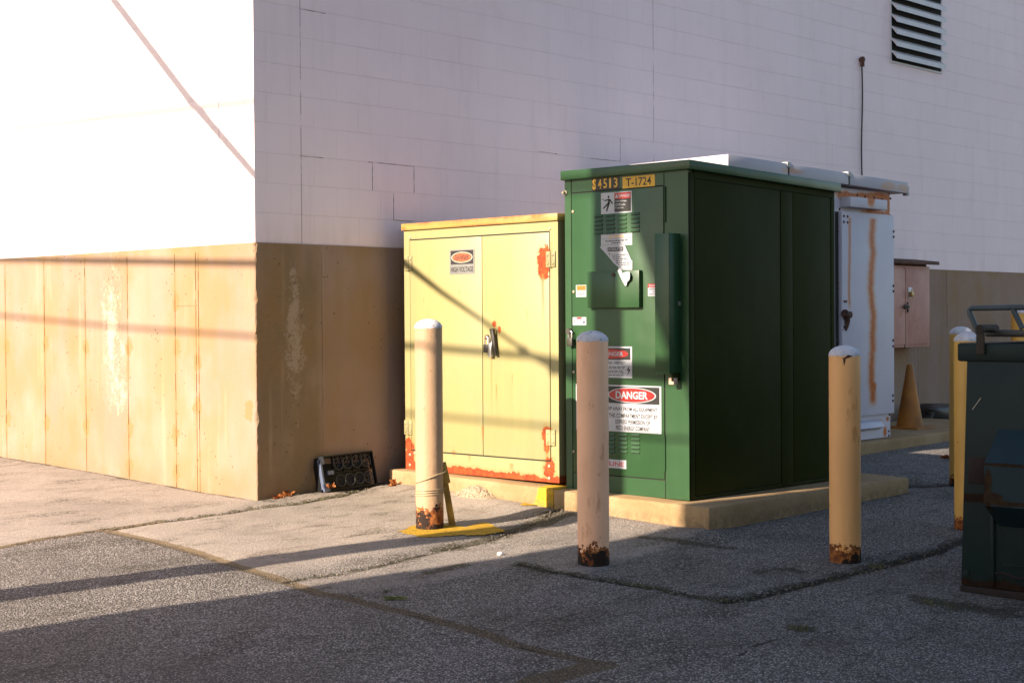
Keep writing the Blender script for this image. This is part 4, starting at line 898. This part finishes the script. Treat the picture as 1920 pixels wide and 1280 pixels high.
# ================================================================ small faded red cabinet on the wall behind
Q = thing('wall_cabinet', 'small faded red steel cabinet on the wall behind the white one, rusty awning on top', 'cabinet', (8.3, -.12, .9))
bx0, bx1, by, bz0, bz1 = 7.55, 8.752, -.25, .897, 1.755
mb = MB(); mb.box((bx0, by, bz0), (bx1, -.010, bz1), .006); mb.build('body', M['brownbox'], Q)
xm = at(1696, 570, y=by)[0]
mb = MB(); mb.box((bx0+.03, by-.012, bz0+.03), (xm-.006, by+.001, bz1-.03), .003); mb.build('door', M['brownbox'], Q)
mb = MB(); mb.box((xm+.006, by-.012, bz0+.03), (bx1-.02, by+.001, bz1-.03), .003); dq = mb.build('door', M['brownbox'], Q)
mb = MB(); mb.box((xm-.006, by-.003, bz0-.01), (xm+.006, by+.001, bz1-.02)); mb.build('door_gap', M['dark'], Q, False)
mb = MB(); mb.hull8([(bx0-.05, by-.06, bz1+.018), (8.862, by-.06, bz1+.018), (bx0-.05, -.010, bz1+.05), (8.862, -.010, bz1+.05), (bx0-.05, by-.06, bz1+.055), (8.862, by-.06, bz1+.055), (bx0-.05, -.010, bz1+.09), (8.862, -.010, bz1+.09)], .003); mb.box((bx0, by+.02, bz1-.002), (bx1-.03, -.010, bz1+.03)); mb.build('awning', M['rustiron'], Q)
c = at(1705, 548, y=by-.012); mb = MB(); mb.box((c[0]-.035, by-.02, c[2]-.07), (c[0]+.03, by-.011, c[2]+.05), .003); mb.build('hasp', M['steel'], dq)
padlock_c = c
T = thing('padlock', 'small brass padlock on the faded red wall cabinet', 'padlock', (c[0], by-.04, c[2]-.05), 'padlocks on the cabinets')
mb = MB(); mb.box((c[0]-.022, by-.055, c[2]-.05), (c[0]+.022, by-.022, c[2]+.005), .004); mb.build('lock_body', M['brass'], T)
mb = MB(); mb.tube([(c[0]-.014, by-.037, c[2])]+[(c[0]-.014*math.cos(t), by-.037, c[2]+.03+.014*math.sin(t)) for t in [PI*i/6 for i in range(7)]]+[(c[0]+.014, by-.037, c[2])], .005, 8); mb.build('shackle', M['steel'], T)
c = at(1697, 575, y=by-.02); mb = MB(); mb.tube([(c[0], by, c[2]), (c[0], by-.05, c[2])], .022, 10); mb.box((c[0]-.06, by-.05, c[2]-.012), (c[0]+.05, by-.035, c[2]+.012), .003); mb.box((c[0]+.02, by-.045, c[2]-.06), (c[0]+.036, by-.03, c[2]+.05), .002); mb.build('door_handle', M['blackiron'], dq)

# ================================================================ bollards
def bollard(px, py, pyt, d, col, label, chip, lean=(0, 0), base=None, capmess=0):
    b = atg(px, py) if base is None else np.array(base)
    z0 = gz(b[0], b[1]); bx, by_ = b[0], b[1]
    if base is None:                                   # foot seen at its near side: step back one radius
        dv = b-CAM; dv[2] = 0; dv /= np.linalg.norm(dv); bx, by_ = b[0]+dv[0]*d*.5, b[1]+dv[1]*d*.5
    zt = None
    lo, hi = 0., 3.
    for _ in range(40):
        m = (lo+hi)/2; v = np.array([bx, by_, m])-CAM; py_ = 640-FPX*(v @ UV)/(v @ FV)
        if py_ > pyt: lo = m
        else: hi = m
    zt = lo; R_ = d/2; T = thing('bollard', label, 'bollard', (bx, by_, z0), 'steel pipe bollards around the cabinets')
    zc = zt-.052
    prof = [(R_, -.12)]+[(R_*(1+.004*math.sin(i*1.7)), (zc-z0)*i/26) for i in range(27)]
    mb = MB(); mb.lathe(prof, (bx, by_, z0), 44); mb.build('pipe', mat_bollard('bollard_paint', col, z0, chip), T)
    mb = MB(); mb.lathe([(R_*.992, zc-z0-.008), (R_*1.012, zc-z0), (R_*.985, zc-z0+.012), (R_*.86, zc-z0+.027), (R_*.62, zc-z0+.041), (R_*.3, zc-z0+.050), (0, zc-z0+.052)], (bx, by_, z0), 36, .0012); mb.build('cap', M['cap'], T)
    return T, (bx, by_, z0, zt)
PK = (.42, .275, .165)
b1, B1 = bollard(806, 995, 597.5, .168, PK, 'pale yellow bollard with a wooden stake wired to its foot', .13)
b2, B2 = bollard(1113, 1066, 619.5, .168, (.92, .51, .31), 'pinkish bollard standing in front of the green cabinet, rusty foot', .12)
b3, B3 = bollard(1585, 1058, 647, .168, (.88, .45, .17), 'yellowish bollard with chipped cap, off the right side of the green cabinet', .10)
b4, B4 = bollard(1816, 997, 622, .168, (.74, .43, .11), 'yellow bollard half hidden behind the dumpster', .09)
b5, B5 = bollard(1802, 913, 611.6, .168, (.72, .42, .10), 'yellow bollard in line behind the one beside the dumpster', .05)
b6, B6 = bollard(0, 0, 578, .19, (.78, .42, .09), 'orange yellow bollard against the far wall, seen over the dumpster', .05, base=(10.55, -.42, 0))
# bare-metal scar on the third bollard's cap
c = np.array(B3[:2]); dv = CAM[:2]-c; dv /= np.linalg.norm(dv)
mb = MB(); n_ = Vector((dv[0], dv[1], 0)); t_ = Vector((-dv[1], dv[0], 0))*-1
o_ = Vector((c[0], c[1], B3[3]-.060))+n_*.0845
pts = [(-.045, .004), (-.02, .010), (.01, .010), (.045, .004), (.022, -.006), (.008, -.011), (.007, -.03), (.002, -.05), (-.003, -.028), (-.007, -.011), (-.022, -.006)]
ring = [Vector((c[0], c[1], B3[3]-.06+q)) + (n_*math.cos(u/.084)+t_*math.sin(u/.084))*.0852 for u, q in pts]
mb.poly(ring, tuple(-n_*.003)); mb.build('rust_scar', M['rustiron'], b3, False)

# stake wired to the first bollard
dv = np.array([B1[0], B1[1]])-CAM[:2]; dv /= np.linalg.norm(dv); rt = np.array([dv[1], -dv[0]])
def b1p(u, w, z): q = np.array(B1[:2])+rt*u+dv*w; return (q[0], q[1], z)
T = thing('wooden_stake', 'short yellow painted wooden stake leaning on the pale bollard', 'stake', b1p(.12, .09, B1[2]))
z0 = B1[2]
mb = MB(); mb.hull8([b1p(.122, .075, z0-.03), b1p(.165, .075, z0-.03), b1p(.122, .115, z0-.03), b1p(.165, .115, z0-.03), b1p(.068, .03, z0+.34), b1p(.104, .03, z0+.34), b1p(.068, .07, z0+.34), b1p(.104, .07, z0+.34)], .004); mb.build('post', M['stake'], T)
mb = MB(); mb.hull8([b1p(.082, .020, z0+.265), b1p(.128, .020, z0+.278), b1p(.082, .034, z0+.265), b1p(.128, .034, z0+.278), b1p(.062, .012, z0+.40), b1p(.100, .012, z0+.405), b1p(.062, .027, z0+.40), b1p(.100, .027, z0+.405)], .003); mb.build('block', M['stake'], T)
mb = MB(); R_ = .088
loop = [b1p(R_*math.cos(t)+(.012 if math.cos(t) > .6 else 0), R_*math.sin(t), z0+.318+.034*math.cos(t)) for t in [2*PI*i/40 for i in range(41)]]
mb.tube(loop, .0034, 6)
for k_ in range(3):
    mb.tube([b1p((R_+.0006*k_)*math.cos(t), (R_+.0006*k_)*math.sin(t), z0+.215+.012*k_+.008*math.cos(t+.4*k_)) for t in [2*PI*i/40 for i in range(41)]], .0022, 6)
one(mb, 'tie_wire', M['tie'], 'thin wire wound round the foot of the pale bollard and its stake', 'wire', b1p(0, 0, z0+.2))

# ================================================================ plant tray leaning on the wall
tl = np.array([.465, -.115, gz(.465, -.115)+.004]); trr = np.array([.965, -.105, gz(.965, -.105)+.002])
uu = Vector(trr-tl); Lw = uu.length; uu.normalize(); vv_ = Vector((0.02, .085, .235)); Ht = vv_.length; vv_.normalize(); ww = uu.cross(vv_).normalized()
if ww.y > 0: ww = -ww
T = thing('plant_tray', 'black plastic nursery tray with round cells leaning on the concrete wall', 'plant tray', tuple(tl))
def tp(u, v, w=0): return Vector(tl)+uu*u+vv_*v+ww*w
def tbox(mb, u0, u1, v0, v1, w0, w1, bev=.002): mb.hull8([tp(u0, v0, w0), tp(u1, v0, w0), tp(u0, v0, w1), tp(u1, v0, w1), tp(u0, v1, w0), tp(u1, v1, w0), tp(u0, v1, w1), tp(u1, v1, w1)], bev, 1)
mb = MB()
tbox(mb, 0, .018, .02, Ht-.02, 0, .03); tbox(mb, 0, .055, 0, .06, .015, .03); tbox(mb, 0, .04, Ht-.055, Ht, .015, .03)
tbox(mb, .06, .115, Ht*.46, Ht*.58, .012, .028); mb.build('end_frame', M['tray_sky_edge'], T)
mb = MB(); tbox(mb, .035, Lw, Ht-.010, Ht, 0, .03); tbox(mb, .05, Lw, 0, .008, 0, .03); tbox(mb, Lw-.010, Lw, 0, Ht, 0, .03); mb.build('rim', M['tray'], T)
mb = MB(); tbox(mb, -.004, .004, 0, Ht, -.045, .0); tbox(mb, 0, Lw, Ht-.006, Ht, -.045, 0)
tbox(mb, .055, Lw-.008, .006, Ht-.008, -.040, -.036, 0)
mb.build('shell', M['tray'], T)
for i in range(4):
    for j in range(2):
        uc = .135+(Lw-.155)/4*(i+.5)-.01; vc = Ht*(.26+.48*j); Rr = min((Lw-.155)/8, Ht*.23)
        mb = MB()
        for rad, tk in ((Rr, .0042), (Rr*.72, .0025), (Rr*.35, .0025)):
            mb.tube([tp(uc+rad*math.cos(t), vc+rad*math.sin(t), .022 if rad == Rr else .004) for t in [2*PI*q_/28 for q_ in range(29)]], tk, 6, False)
        for q_ in range(12):
            t = 2*PI*q_/12; mb.tube([tp(uc+.3*Rr*math.cos(t), vc+.3*Rr*math.sin(t), .002), tp(uc+Rr*math.cos(t), vc+Rr*math.sin(t), .02)], .0022, 5)
        mb.build('pot_cell', M['tray_mid'], T)
mb = MB()
for i in range(5):
    u = .125+(Lw-.155)/4*i; tbox(mb, u-.002, u+.002, Ht*.5 if i < 5 else 0, Ht-.008, .004, .024, 0)
for i in range(8):
    u = .135+(Lw-.16)/8*(i+.5); tbox(mb, u-.0025, u+.0025, Ht-.05, Ht-.008, .01, .027, 0)
tbox(mb, .115, Lw, Ht*.49, Ht*.51, .004, .02, 0); mb.build('web', M['tray'], T, False)

# ================================================================ cone, bag, leaves, grit
c = at(1706, 803, z=.142); T = thing('traffic_cone', 'dull orange traffic cone standing near the end of the white cabinet', 'traffic cone', (c[0], c[1], .142))
cd = pr = (c-CAM) @ FV; w_ = 57*cd/FPX
mb = MB(); hw = w_*.60; mb.box((c[0]-hw, c[1]-hw, .142), (c[0]+hw, c[1]+hw, .164), .008); mb.build('base', M['cone'], T)
hc = at(1706, 683, y=c[1])[2]-.142
mb = MB(); mb.lathe([(w_*.43, .02), (w_*.42, .05), (w_*.10, hc-.02), (w_*.085, hc), (w_*.05, hc), (w_*.05, hc-.05)], (c[0], c[1], .142), 32); mb.build('cone', M['cone'], T)
c = atg(1744, 789); ico = bmesh.new(); bmesh.ops.create_icosphere(ico, subdivisions=4, radius=1)
for v in ico.verts:
    q = v.co.copy(); q = Vector((math.copysign(abs(q.x)**.6, q.x), math.copysign(abs(q.y)**.6, q.y), math.copysign(abs(q.z)**.55, q.z)))
    s = 1+.22*(vnoise(np.array([q.x*2.2+5+q.z]), np.array([q.y*2.2+q.z*2]), 4)[0]-.5)
    v.co = Vector((q.x*.30*s, q.y*.19*s, max(q.z, -.9)*.105*s))+Vector((c[0], c[1]-.02, gz(c[0], c[1])+.085))
mb = MB(); mb.join(ico); one(mb, 'trash_bag', M['bag'], 'black bag lying on the asphalt beside the traffic cone', 'bag', (c[0], c[1]-.02, gz(c[0], c[1])))
def leaf(px, py, size, mat, label, rot, curl=.4, name='fallen_leaf', lobes=5, base=None, up=0., flat=1., group='fallen leaves on the asphalt'):
    b = atg(px, py) if base is None else np.array(base); z = (gz(b[0], b[1]) if base is None else b[2])+.006+up
    bm = bmesh.new(); ctr = bm.verts.new((0, 0, 0)); out = []; n = lobes*6; rr = random.Random(px)
    for i in range(n):
        t = 2*PI*i/n; lob = .55+.45*abs(math.cos(lobes*t/2))**.8+rr.uniform(-.06, .06); r_ = size*lob*(1 if lobes > 3 else (.45+.55*abs(math.cos(t))))
        out.append((r_*math.cos(t), r_*math.sin(t)*flat))
    mid = [bm.verts.new((x*.5, y*.5, curl*size*.16*math.sin(i*.9))) for i, (x, y) in enumerate(out)]
    edge = [bm.verts.new((x, y, curl*size*(.28+.30*math.sin(i*.55+rot)+rr.uniform(-.1, .1)))) for i, (x, y) in enumerate(out)]
    for i in range(n):
        j = (i+1) % n; bm.faces.new((ctr, mid[i], mid[j])); bm.faces.new((mid[i], edge[i], edge[j], mid[j]))
    for v in bm.verts: v.co = Matrix.Rotation(rot, 3, 'Z') @ v.co + Vector((b[0], b[1], z))
    r_ = bmesh.ops.solidify(bm, geom=bm.faces[:], thickness=.0012)
    mb = MB(); mb.join(bm); return one(mb, name, mat, label, 'leaf', (b[0], b[1], z), group)
leaf(743, 917, .055, M['leaf'], 'curled orange maple leaf nearest the pale bollard, left of its foot', .4, 1.3)
leaf(757, 912, .045, M['leaf'], 'small curled brown leaf touching the pad left of the pale bollard', 1.9, 1.5)
leaf(735, 921, .035, M['leaf'], 'small orange leaf on the asphalt between tray and pale bollard', 2.9, .8)
leaf(916, 938, .045, M['leaf'], 'orange leaf at the foot of the yellow cabinet pad, by the grit heap', 1.1, 1.4)
leaf(506, 934, .045, M['leaf'], 'orange leaf on the ground next to the building corner', 2.2, 1., base=(.13, -.055, gz(.13, -.055)))
leaf(522, 931, .05, M['leaf'], 'brown leaf at the wall between building corner and plant tray', .7, 1.1, base=(.22, -.05, gz(.22, -.05)))
leaf(608, 903, .05, M['leaf'], 'rust coloured leaf caught in the left end of the plant tray', 1.4, 1., base=(.52, -.125, gz(.52, -.125)+.035))
leaf(741, 1124, .07, M['leafg'], 'yellow green leaf lying flat on the shaded asphalt', -.72, .25, lobes=2, flat=.42)
leaf(1778, 859, .07, M['leaf'], 'orange leaf on the sunlit strip beside the far bollard', .5, .5)
c = atg(938, 1040); ico = bmesh.new(); bmesh.ops.create_icosphere(ico, subdivisions=2, radius=.018)
for v in ico.verts: v.co = Vector((v.co.x*1.2, v.co.y*.9, v.co.z*.7))+Vector((c[0], c[1], gz(c[0], c[1])+.010))
mb = MB(); mb.join(ico); one(mb, 'pebble', M['pebble'], 'single white pebble on the sunlit asphalt left of the pinkish bollard', 'pebble', (c[0], c[1], gz(c[0], c[1])))
# grit heap against the pad (uncountable grains)
c = np.array([1.02, at(886, 920, x=1.03)[1]]); mb = MB(); bm = bmesh.new(); rows = 22
G_ = {}
for i in range(-34, 35):
    for j in range(-12, 9):
        x, y = c[0]+j*.012, c[1]+i*.012; hgt = .085*math.exp(-((y-c[1])/.15)**2)*math.exp(-((x-1.075)/.085)**2)
        hgt += .012*vnoise(np.array([x*60]), np.array([y*60]), 8)[0]*math.exp(-((y-c[1])/.22)**2); G_[i, j] = bm.verts.new((x, y, gz(x, y)-.012+hgt))
for i in range(-34, 34):
    for j in range(-12, 8): bm.faces.new((G_[i, j], G_[i, j+1], G_[i+1, j+1], G_[i+1, j]))
bmesh.ops.recalc_face_normals(bm, faces=bm.faces)
for k_ in range(420):
    y = c[1]+random.gauss(0, .16); x = 1.05-abs(random.gauss(0, .08)); hgt = .085*math.exp(-((y-c[1])/.15)**2)*math.exp(-((x-1.075)/.085)**2); s = random.uniform(.003, .009)
    bmesh.ops.create_icosphere(bm, subdivisions=1, radius=s, matrix=Matrix.Translation((x, y, gz(x, y)-.010+hgt+s*.3)))
mb.join(bm); o = mb.build('grit_heap', M['sand'], None, False); o['kind'] = 'stuff'
# loose stones and crumbs of asphalt along the cracks and the pads
bm = bmesh.new()
def crumbs(line, n, spread, smin=.003, smax=.009):
    for _ in range(n):
        i = random.randrange(len(line)-1); t = random.random(); p_ = line[i]+(line[i+1]-line[i])*t
        x, y = p_[0]+random.gauss(0, spread), p_[1]+random.gauss(0, spread)
        if y > -.02 and x > 0: continue
        s = random.uniform(smin, smax); m = Matrix.Translation((x, y, gz(x, y)+s*.2)) @ Matrix.Rotation(random.uniform(0, 6), 4, 'Z') @ Matrix.Diagonal((1, random.uniform(.6, 1), random.uniform(.5, .8), 1))
        bmesh.ops.create_icosphere(bm, subdivisions=1, radius=s, matrix=m)
for l_, n, s in ((LA2, 160, .05), (LC, 160, .06), (LD, 130, .05), (LD2, 240, .06), (LP, 420, .06), (LW, 120, .05), (LF2, 80, .05), (LL, 120, .03)): crumbs(l_, n, s)
mb = MB(); mb.join(bm); o = mb.build('loose_grit', M['crumb'], None, False); o['kind'] = 'stuff'
# weeds and moss tufts in the cracks
bm = bmesh.new()
def tuft(x, y, n, h, sp):
    for _ in range(n):
        a = random.uniform(0, 2*PI); px, py_ = x+random.gauss(0, sp), y+random.gauss(0, sp); z = gz(px, py_)-.004; hh = h*random.uniform(.4, 1); l = hh*random.uniform(.2, .9); w = random.uniform(.0012, .003)
        d = Vector((math.cos(a), math.sin(a), 0)); n_ = Vector((-d.y, d.x, 0))*w; o_ = Vector((px, py_, z))
        v = [bm.verts.new(o_-n_), bm.verts.new(o_+n_), bm.verts.new(o_+d*l*.4+Vector((0, 0, hh*.7))+n_*.7), bm.verts.new(o_+d*l*.4+Vector((0, 0, hh*.7))-n_*.7), bm.verts.new(o_+d*l+Vector((0, 0, hh)))]
        bm.faces.new(v[:4]); bm.faces.new((v[3], v[2], v[4]))
for px, py_, n, h, sp in ((1507, 1180, 60, .03, .03), (1745, 1130, 40, .03, .03), (1780, 1140, 50, .025, .05), (720, 1110, 12, .03, .008), (1700, 905, 60, .05, .06), (1640, 1062, 40, .03, .03), (1290, 990, 30, .03, .03), (770, 900, 14, .07, .02), (742, 885, 26, .12, .035), (1075, 945, 30, .04, .03)):
    c = atg(px, py_); tuft(c[0], c[1], n, h, sp)
for l_ in (LD2, LD, LA2):
    for _ in range(26):
        i = random.randrange(len(l_)-1); p_ = l_[i]+(l_[i+1]-l_[i])*random.random(); tuft(p_[0], p_[1], 7, .014, .02)
mb = MB(); mb.join(bm); o = mb.build('crack_weeds', M['weed'], None, False); o['kind'] = 'stuff'

# ================================================================ dumpster
dx, dy0 = .686, -4.757; dz = -.135
D = thing('dumpster', 'dark teal steel dumpster with black lid cut off by the right edge', 'dumpster', (1.6, -5.7, dz))
mb = MB(); mb.hull8([(dx, -6.7, dz+.035), (2.4, -6.7, dz+.035), (dx, dy0, dz+.035), (2.4, dy0, dz+.035), (dx-.0, -6.75, 1.02), (2.45, -6.75, 1.02), (dx-.0, dy0-.035, 1.02), (2.45, dy0-.035, 1.02)], .006); mb.build('body', M['dumpster'], D)
mb = MB(); mb.box((dx-.012, -6.78, .995), (2.48, dy0+.012, 1.085), .012); mb.build('rim', M['dumpster'], D)
mb = MB(); mb.box((dx-.004, -6.7, dz-.005), (dx+.10, dy0+.003, dz+.033), .005); mb.build('skid', M['darkred'], D)
yp = -4.957
mb = MB(); prof = [(dx+.001, .672), (dx-.155, .520), (dx-.155, .318), (dx+.001, .205)]
mb.poly([(x, yp, z) for x, z in prof], (0, -.62, 0)); mb.build('fork_pocket', M['pocket'], D, False)
mb = MB(); mb.box((dx-.010, -4.935, dz+.04), (dx+.001, -4.915, .30), .003); mb.box((dx-.008, -6.5, .02), (dx+.001, -4.98, .028)); mb.build('rib', M['dumpster'], D)
mb = MB(); mb.tube([(dx-.006, -4.785, dz+.10), (dx+.001, -4.785, dz+.10)], .018, 14); mb.build('bolt', M['dumpster'], D)
mb = MB(); cr = [(dx-.003, -4.93-.035*i, -.028+.010*math.sin(i*1.3)) for i in range(14)]; mb.tube(cr, .006, 6); mb.build('dent_crease', M['darkred'], D)
mb = MB(); mb.box((dx-.004, -4.90, .40), (dx+.001, -4.80, .53), .002); mb.build('rust_plate', M['darkred'], D)
a_, b_ = at(1823, 768, x=dx), at(1839, 746, x=dx)
mb = MB(); mb.hull8([(dx-.001, a_[1], a_[2]-.001), (dx-.001, b_[1], b_[2]-.001), (dx+.001, a_[1], a_[2]-.001), (dx+.001, b_[1], b_[2]-.001), (dx-.001, a_[1], a_[2]+.002), (dx-.001, b_[1], b_[2]+.002), (dx+.001, a_[1], a_[2]+.002), (dx+.001, b_[1], b_[2]+.002)]); mb.build('paint_scratch', M['steel'], D, False)
mb = MB()
lx = dx+.05
mb.hull8([(lx, -6.7, 1.10), (2.4, -6.7, 1.09), (lx, -4.86, 1.115), (2.4, -4.86, 1.09), (lx, -6.7, 1.135), (2.4, -6.7, 1.12), (lx, -4.86, 1.150), (2.4, -4.86, 1.12)], .008); mb.build('lid', M['lid'], D)
pb = [at(a, b, x=dx+.06) for a, b in ((1834, 625), (1832, 618), (1819, 588), (1818, 581), (1822, 578), (1830, 577.5), (1960, 575.5))]
pc = [at(a, b, x=dx+.06) for a, b in ((1899, 579), (1917, 616))]
mb = MB(); mb.tube(pb, .0135, 10); mb.tube(pc, .014, 8); mb.build('lid_bar', M['barpaint'], D)
h0 = at(1838, 612, x=dx-.02); mb = MB(); mb.box((dx-.026, h0[1]-.020, 1.03), (dx-.010, h0[1]+.020, 1.16), .004); mb.tube([(dx-.03, h0[1], 1.155), (dx+.14, h0[1], 1.155)], .020, 12); mb.build('hinge_bracket', M['hingeb'], D)

# ================================================================ off frame, left: pole, cables and an added building cast the long shadows
Nb = thing('caster_building', 'unseen plain building added to cast the large shadow, outside the photograph', 'building', (-11, -8, -.35))  # unseen building, added and sized for the shadow it throws
ye = -2.600+.13*8.0+.0                     # its sunward corner, on the shadow edge s = y+.13x = -2.60
off = 3.776                                # heights above: z = h + .472*8
prof = [(ye-.3, .9+off), (ye, 1.12+off), (ye+.14, 1.55+off), (ye+.34, 2.02+off), (ye+.50, 2.42+off), (ye+.54, 2.58+off), (ye+.80, 2.64+off), (ye+.80, 2.95+off), (ye-.3, 3.2+off)]
mb = MB(); mb.box((-15, -9, -.6), (-8.02, ye, 11.0)); mb.build('wall', M['stucco'], Nb, False)
mb = MB(); mb.poly([(-8.0, y, z) for y, z in prof], (-.018, 0, 0)); mb.build('shadow_profile', M['trim'], Nb, False)  # added plate, outline shaped to throw the slanting shadow edge
mb = MB(); mb.box((-15.1, -9.1, 11.0), (-7.95, ye+.05, 11.25)); mb.build('parapet_coping', M['trim'], Nb)
for y in (-4, -6, -8):
    mb = MB(); mb.box((-7.985, y-.7, 1.4), (-8.05, y+.7, 2.9)); f_ = mb.build('window', M['trim'], Nb); mb = MB(); mb.box((-7.978, y-.62, 1.48), (-8.0, y+.62, 2.82)); mb.build('pane', M['glass'], f_)
def sp3(s, h, x): return (x, s-.13*x, h-.472*x)          # a point whose shadow falls at (s, h) in the sun's projection
PX = -5.0; ps = -1.905
U = thing('utility_pole', 'brown wooden utility pole, outside the photograph', 'pole', (PX, ps-.13*PX, -.2))
mb = MB(); mb.lathe([(.13, 0), (.127, 2), (.12, 5), (.105, 9)], (PX, ps-.13*PX, -.25), 20); mb.build('pole', M['wood'], U)
def cable(pts, r, label):
    P_ = [sp3(*q) for q in pts]; mb = MB(); mb.tube(P_, r, 8); return one(mb, 'overhead_cable', M['cable'], label, 'cable', P_[0], 'overhead cables off frame')
cable([(3.1, 4.85, -.05), (2.4, 4.23, -.45), (1.713, 3.623, -.85), (.78, 2.808, -1.5), (.013, 2.208, -2.3), (-.40, 1.975, -3.2), (-.802, 1.775, -4.0), (-1.14, 1.60, -4.4), (-1.2, 1.563, -4.5), (-1.27, 1.53, -4.55), (ps, 1.28, -5.0)], [.030, .030, .031, .031, .029, .021, .016, .016, .036, .016, .014], 'service cable from the building wall to the wooden pole, outside the photograph')
cable([(40, 4.6, -12), (10, 3.05, -11), (3.457, 2.81, -10.5), (0, 2.69, -10), (-8, 2.5, -10)], .038, 'thin high cable running past the pole, outside the photograph')
cable([(40, 3.5, -5.5), (10, 1.98, -5.4), (3.48, 1.739, -5.3), (1.554, 1.663, -5.25), (0, 1.60, -5.2), (-1.274, 1.536, -5.1), (ps, 1.46, -5.0), (-2.4, 1.45, -5.1), (-8, 1.6, -5.2)], .023, 'thickest cable bundle at the wooden pole, outside the photograph')
cable([(40, 3., -7), (10, 1.55, -7), (3.49, 1.275, -6.8), (1.56, 1.17, -6.6), (0, 1.11, -6.4), (-1.41, 1.075, -6.2), (-2.5, 1.05, -6.1), (-8, 1.1, -6)], .014, 'lowest thin cable beside the wooden pole, outside the photograph')
mb = MB(); P_ = [sp3(-1.42, 1.47, -5.06), sp3(-1.95, 1.47, -5.0), sp3(-2.7, 1.43, -5.1)]; mb.tube(P_, [.05, .055, .055], 12); one(mb, 'splice_case', M['cable'], 'black splice case on the thick cable bundle, outside the photograph', 'splice case', P_[0])

# ================================================================ light, sky, camera
sun = bpy.data.lights.new('sun', 'SUN'); sun.energy = 5.; sun.angle = math.radians(.53); sun.color = (1., .84, .66)
so = bpy.data.objects.new('sun', sun); COL.objects.link(so); so.rotation_euler = SUN.to_track_quat('-Z', 'Y').to_euler(); so.location = (-10, 1, 12)
w = bpy.data.worlds.new('World'); SC.world = w; w.use_nodes = True; nt = w.node_tree; bg = nt.nodes['Background']
sky = nt.nodes.new('ShaderNodeTexSky'); sky.sky_type = 'NISHITA'; sky.sun_disc = False
sky.sun_elevation = math.asin(-SUN.z); sky.sun_rotation = math.atan2(-SUN.x, -SUN.y) % (2*PI)
sky.air_density = 1.; sky.dust_density = 1.; sky.ozone_density = .6
nt.links.new(sky.outputs[0], bg.inputs[0]); bg.inputs[1].default_value = .080
cam = bpy.data.cameras.new('camera'); cam.sensor_width = 36; cam.lens = FPX/1920*36; cam.clip_start = .05; cam.clip_end = 2000
co = bpy.data.objects.new('camera', cam); COL.objects.link(co)
mw = Matrix(((RV[0], UV[0], -FV[0], CAM[0]), (RV[1], UV[1], -FV[1], CAM[1]), (RV[2], UV[2], -FV[2], CAM[2]), (0, 0, 0, 1)))
co.matrix_world = mw; SC.camera = co
SC.render.engine = 'CYCLES'; SC.view_settings.view_transform = 'Standard'; SC.view_settings.look = 'None'; SC.view_settings.exposure = 1.35; SC.view_settings.gamma = 1
SC.cycles.max_bounces = 8; SC.cycles.diffuse_bounces = 5
SC.render.resolution_x = 1024; SC.render.resolution_y = 682
for o in bpy.data.objects:
    if '_o' in o: del o['_o']
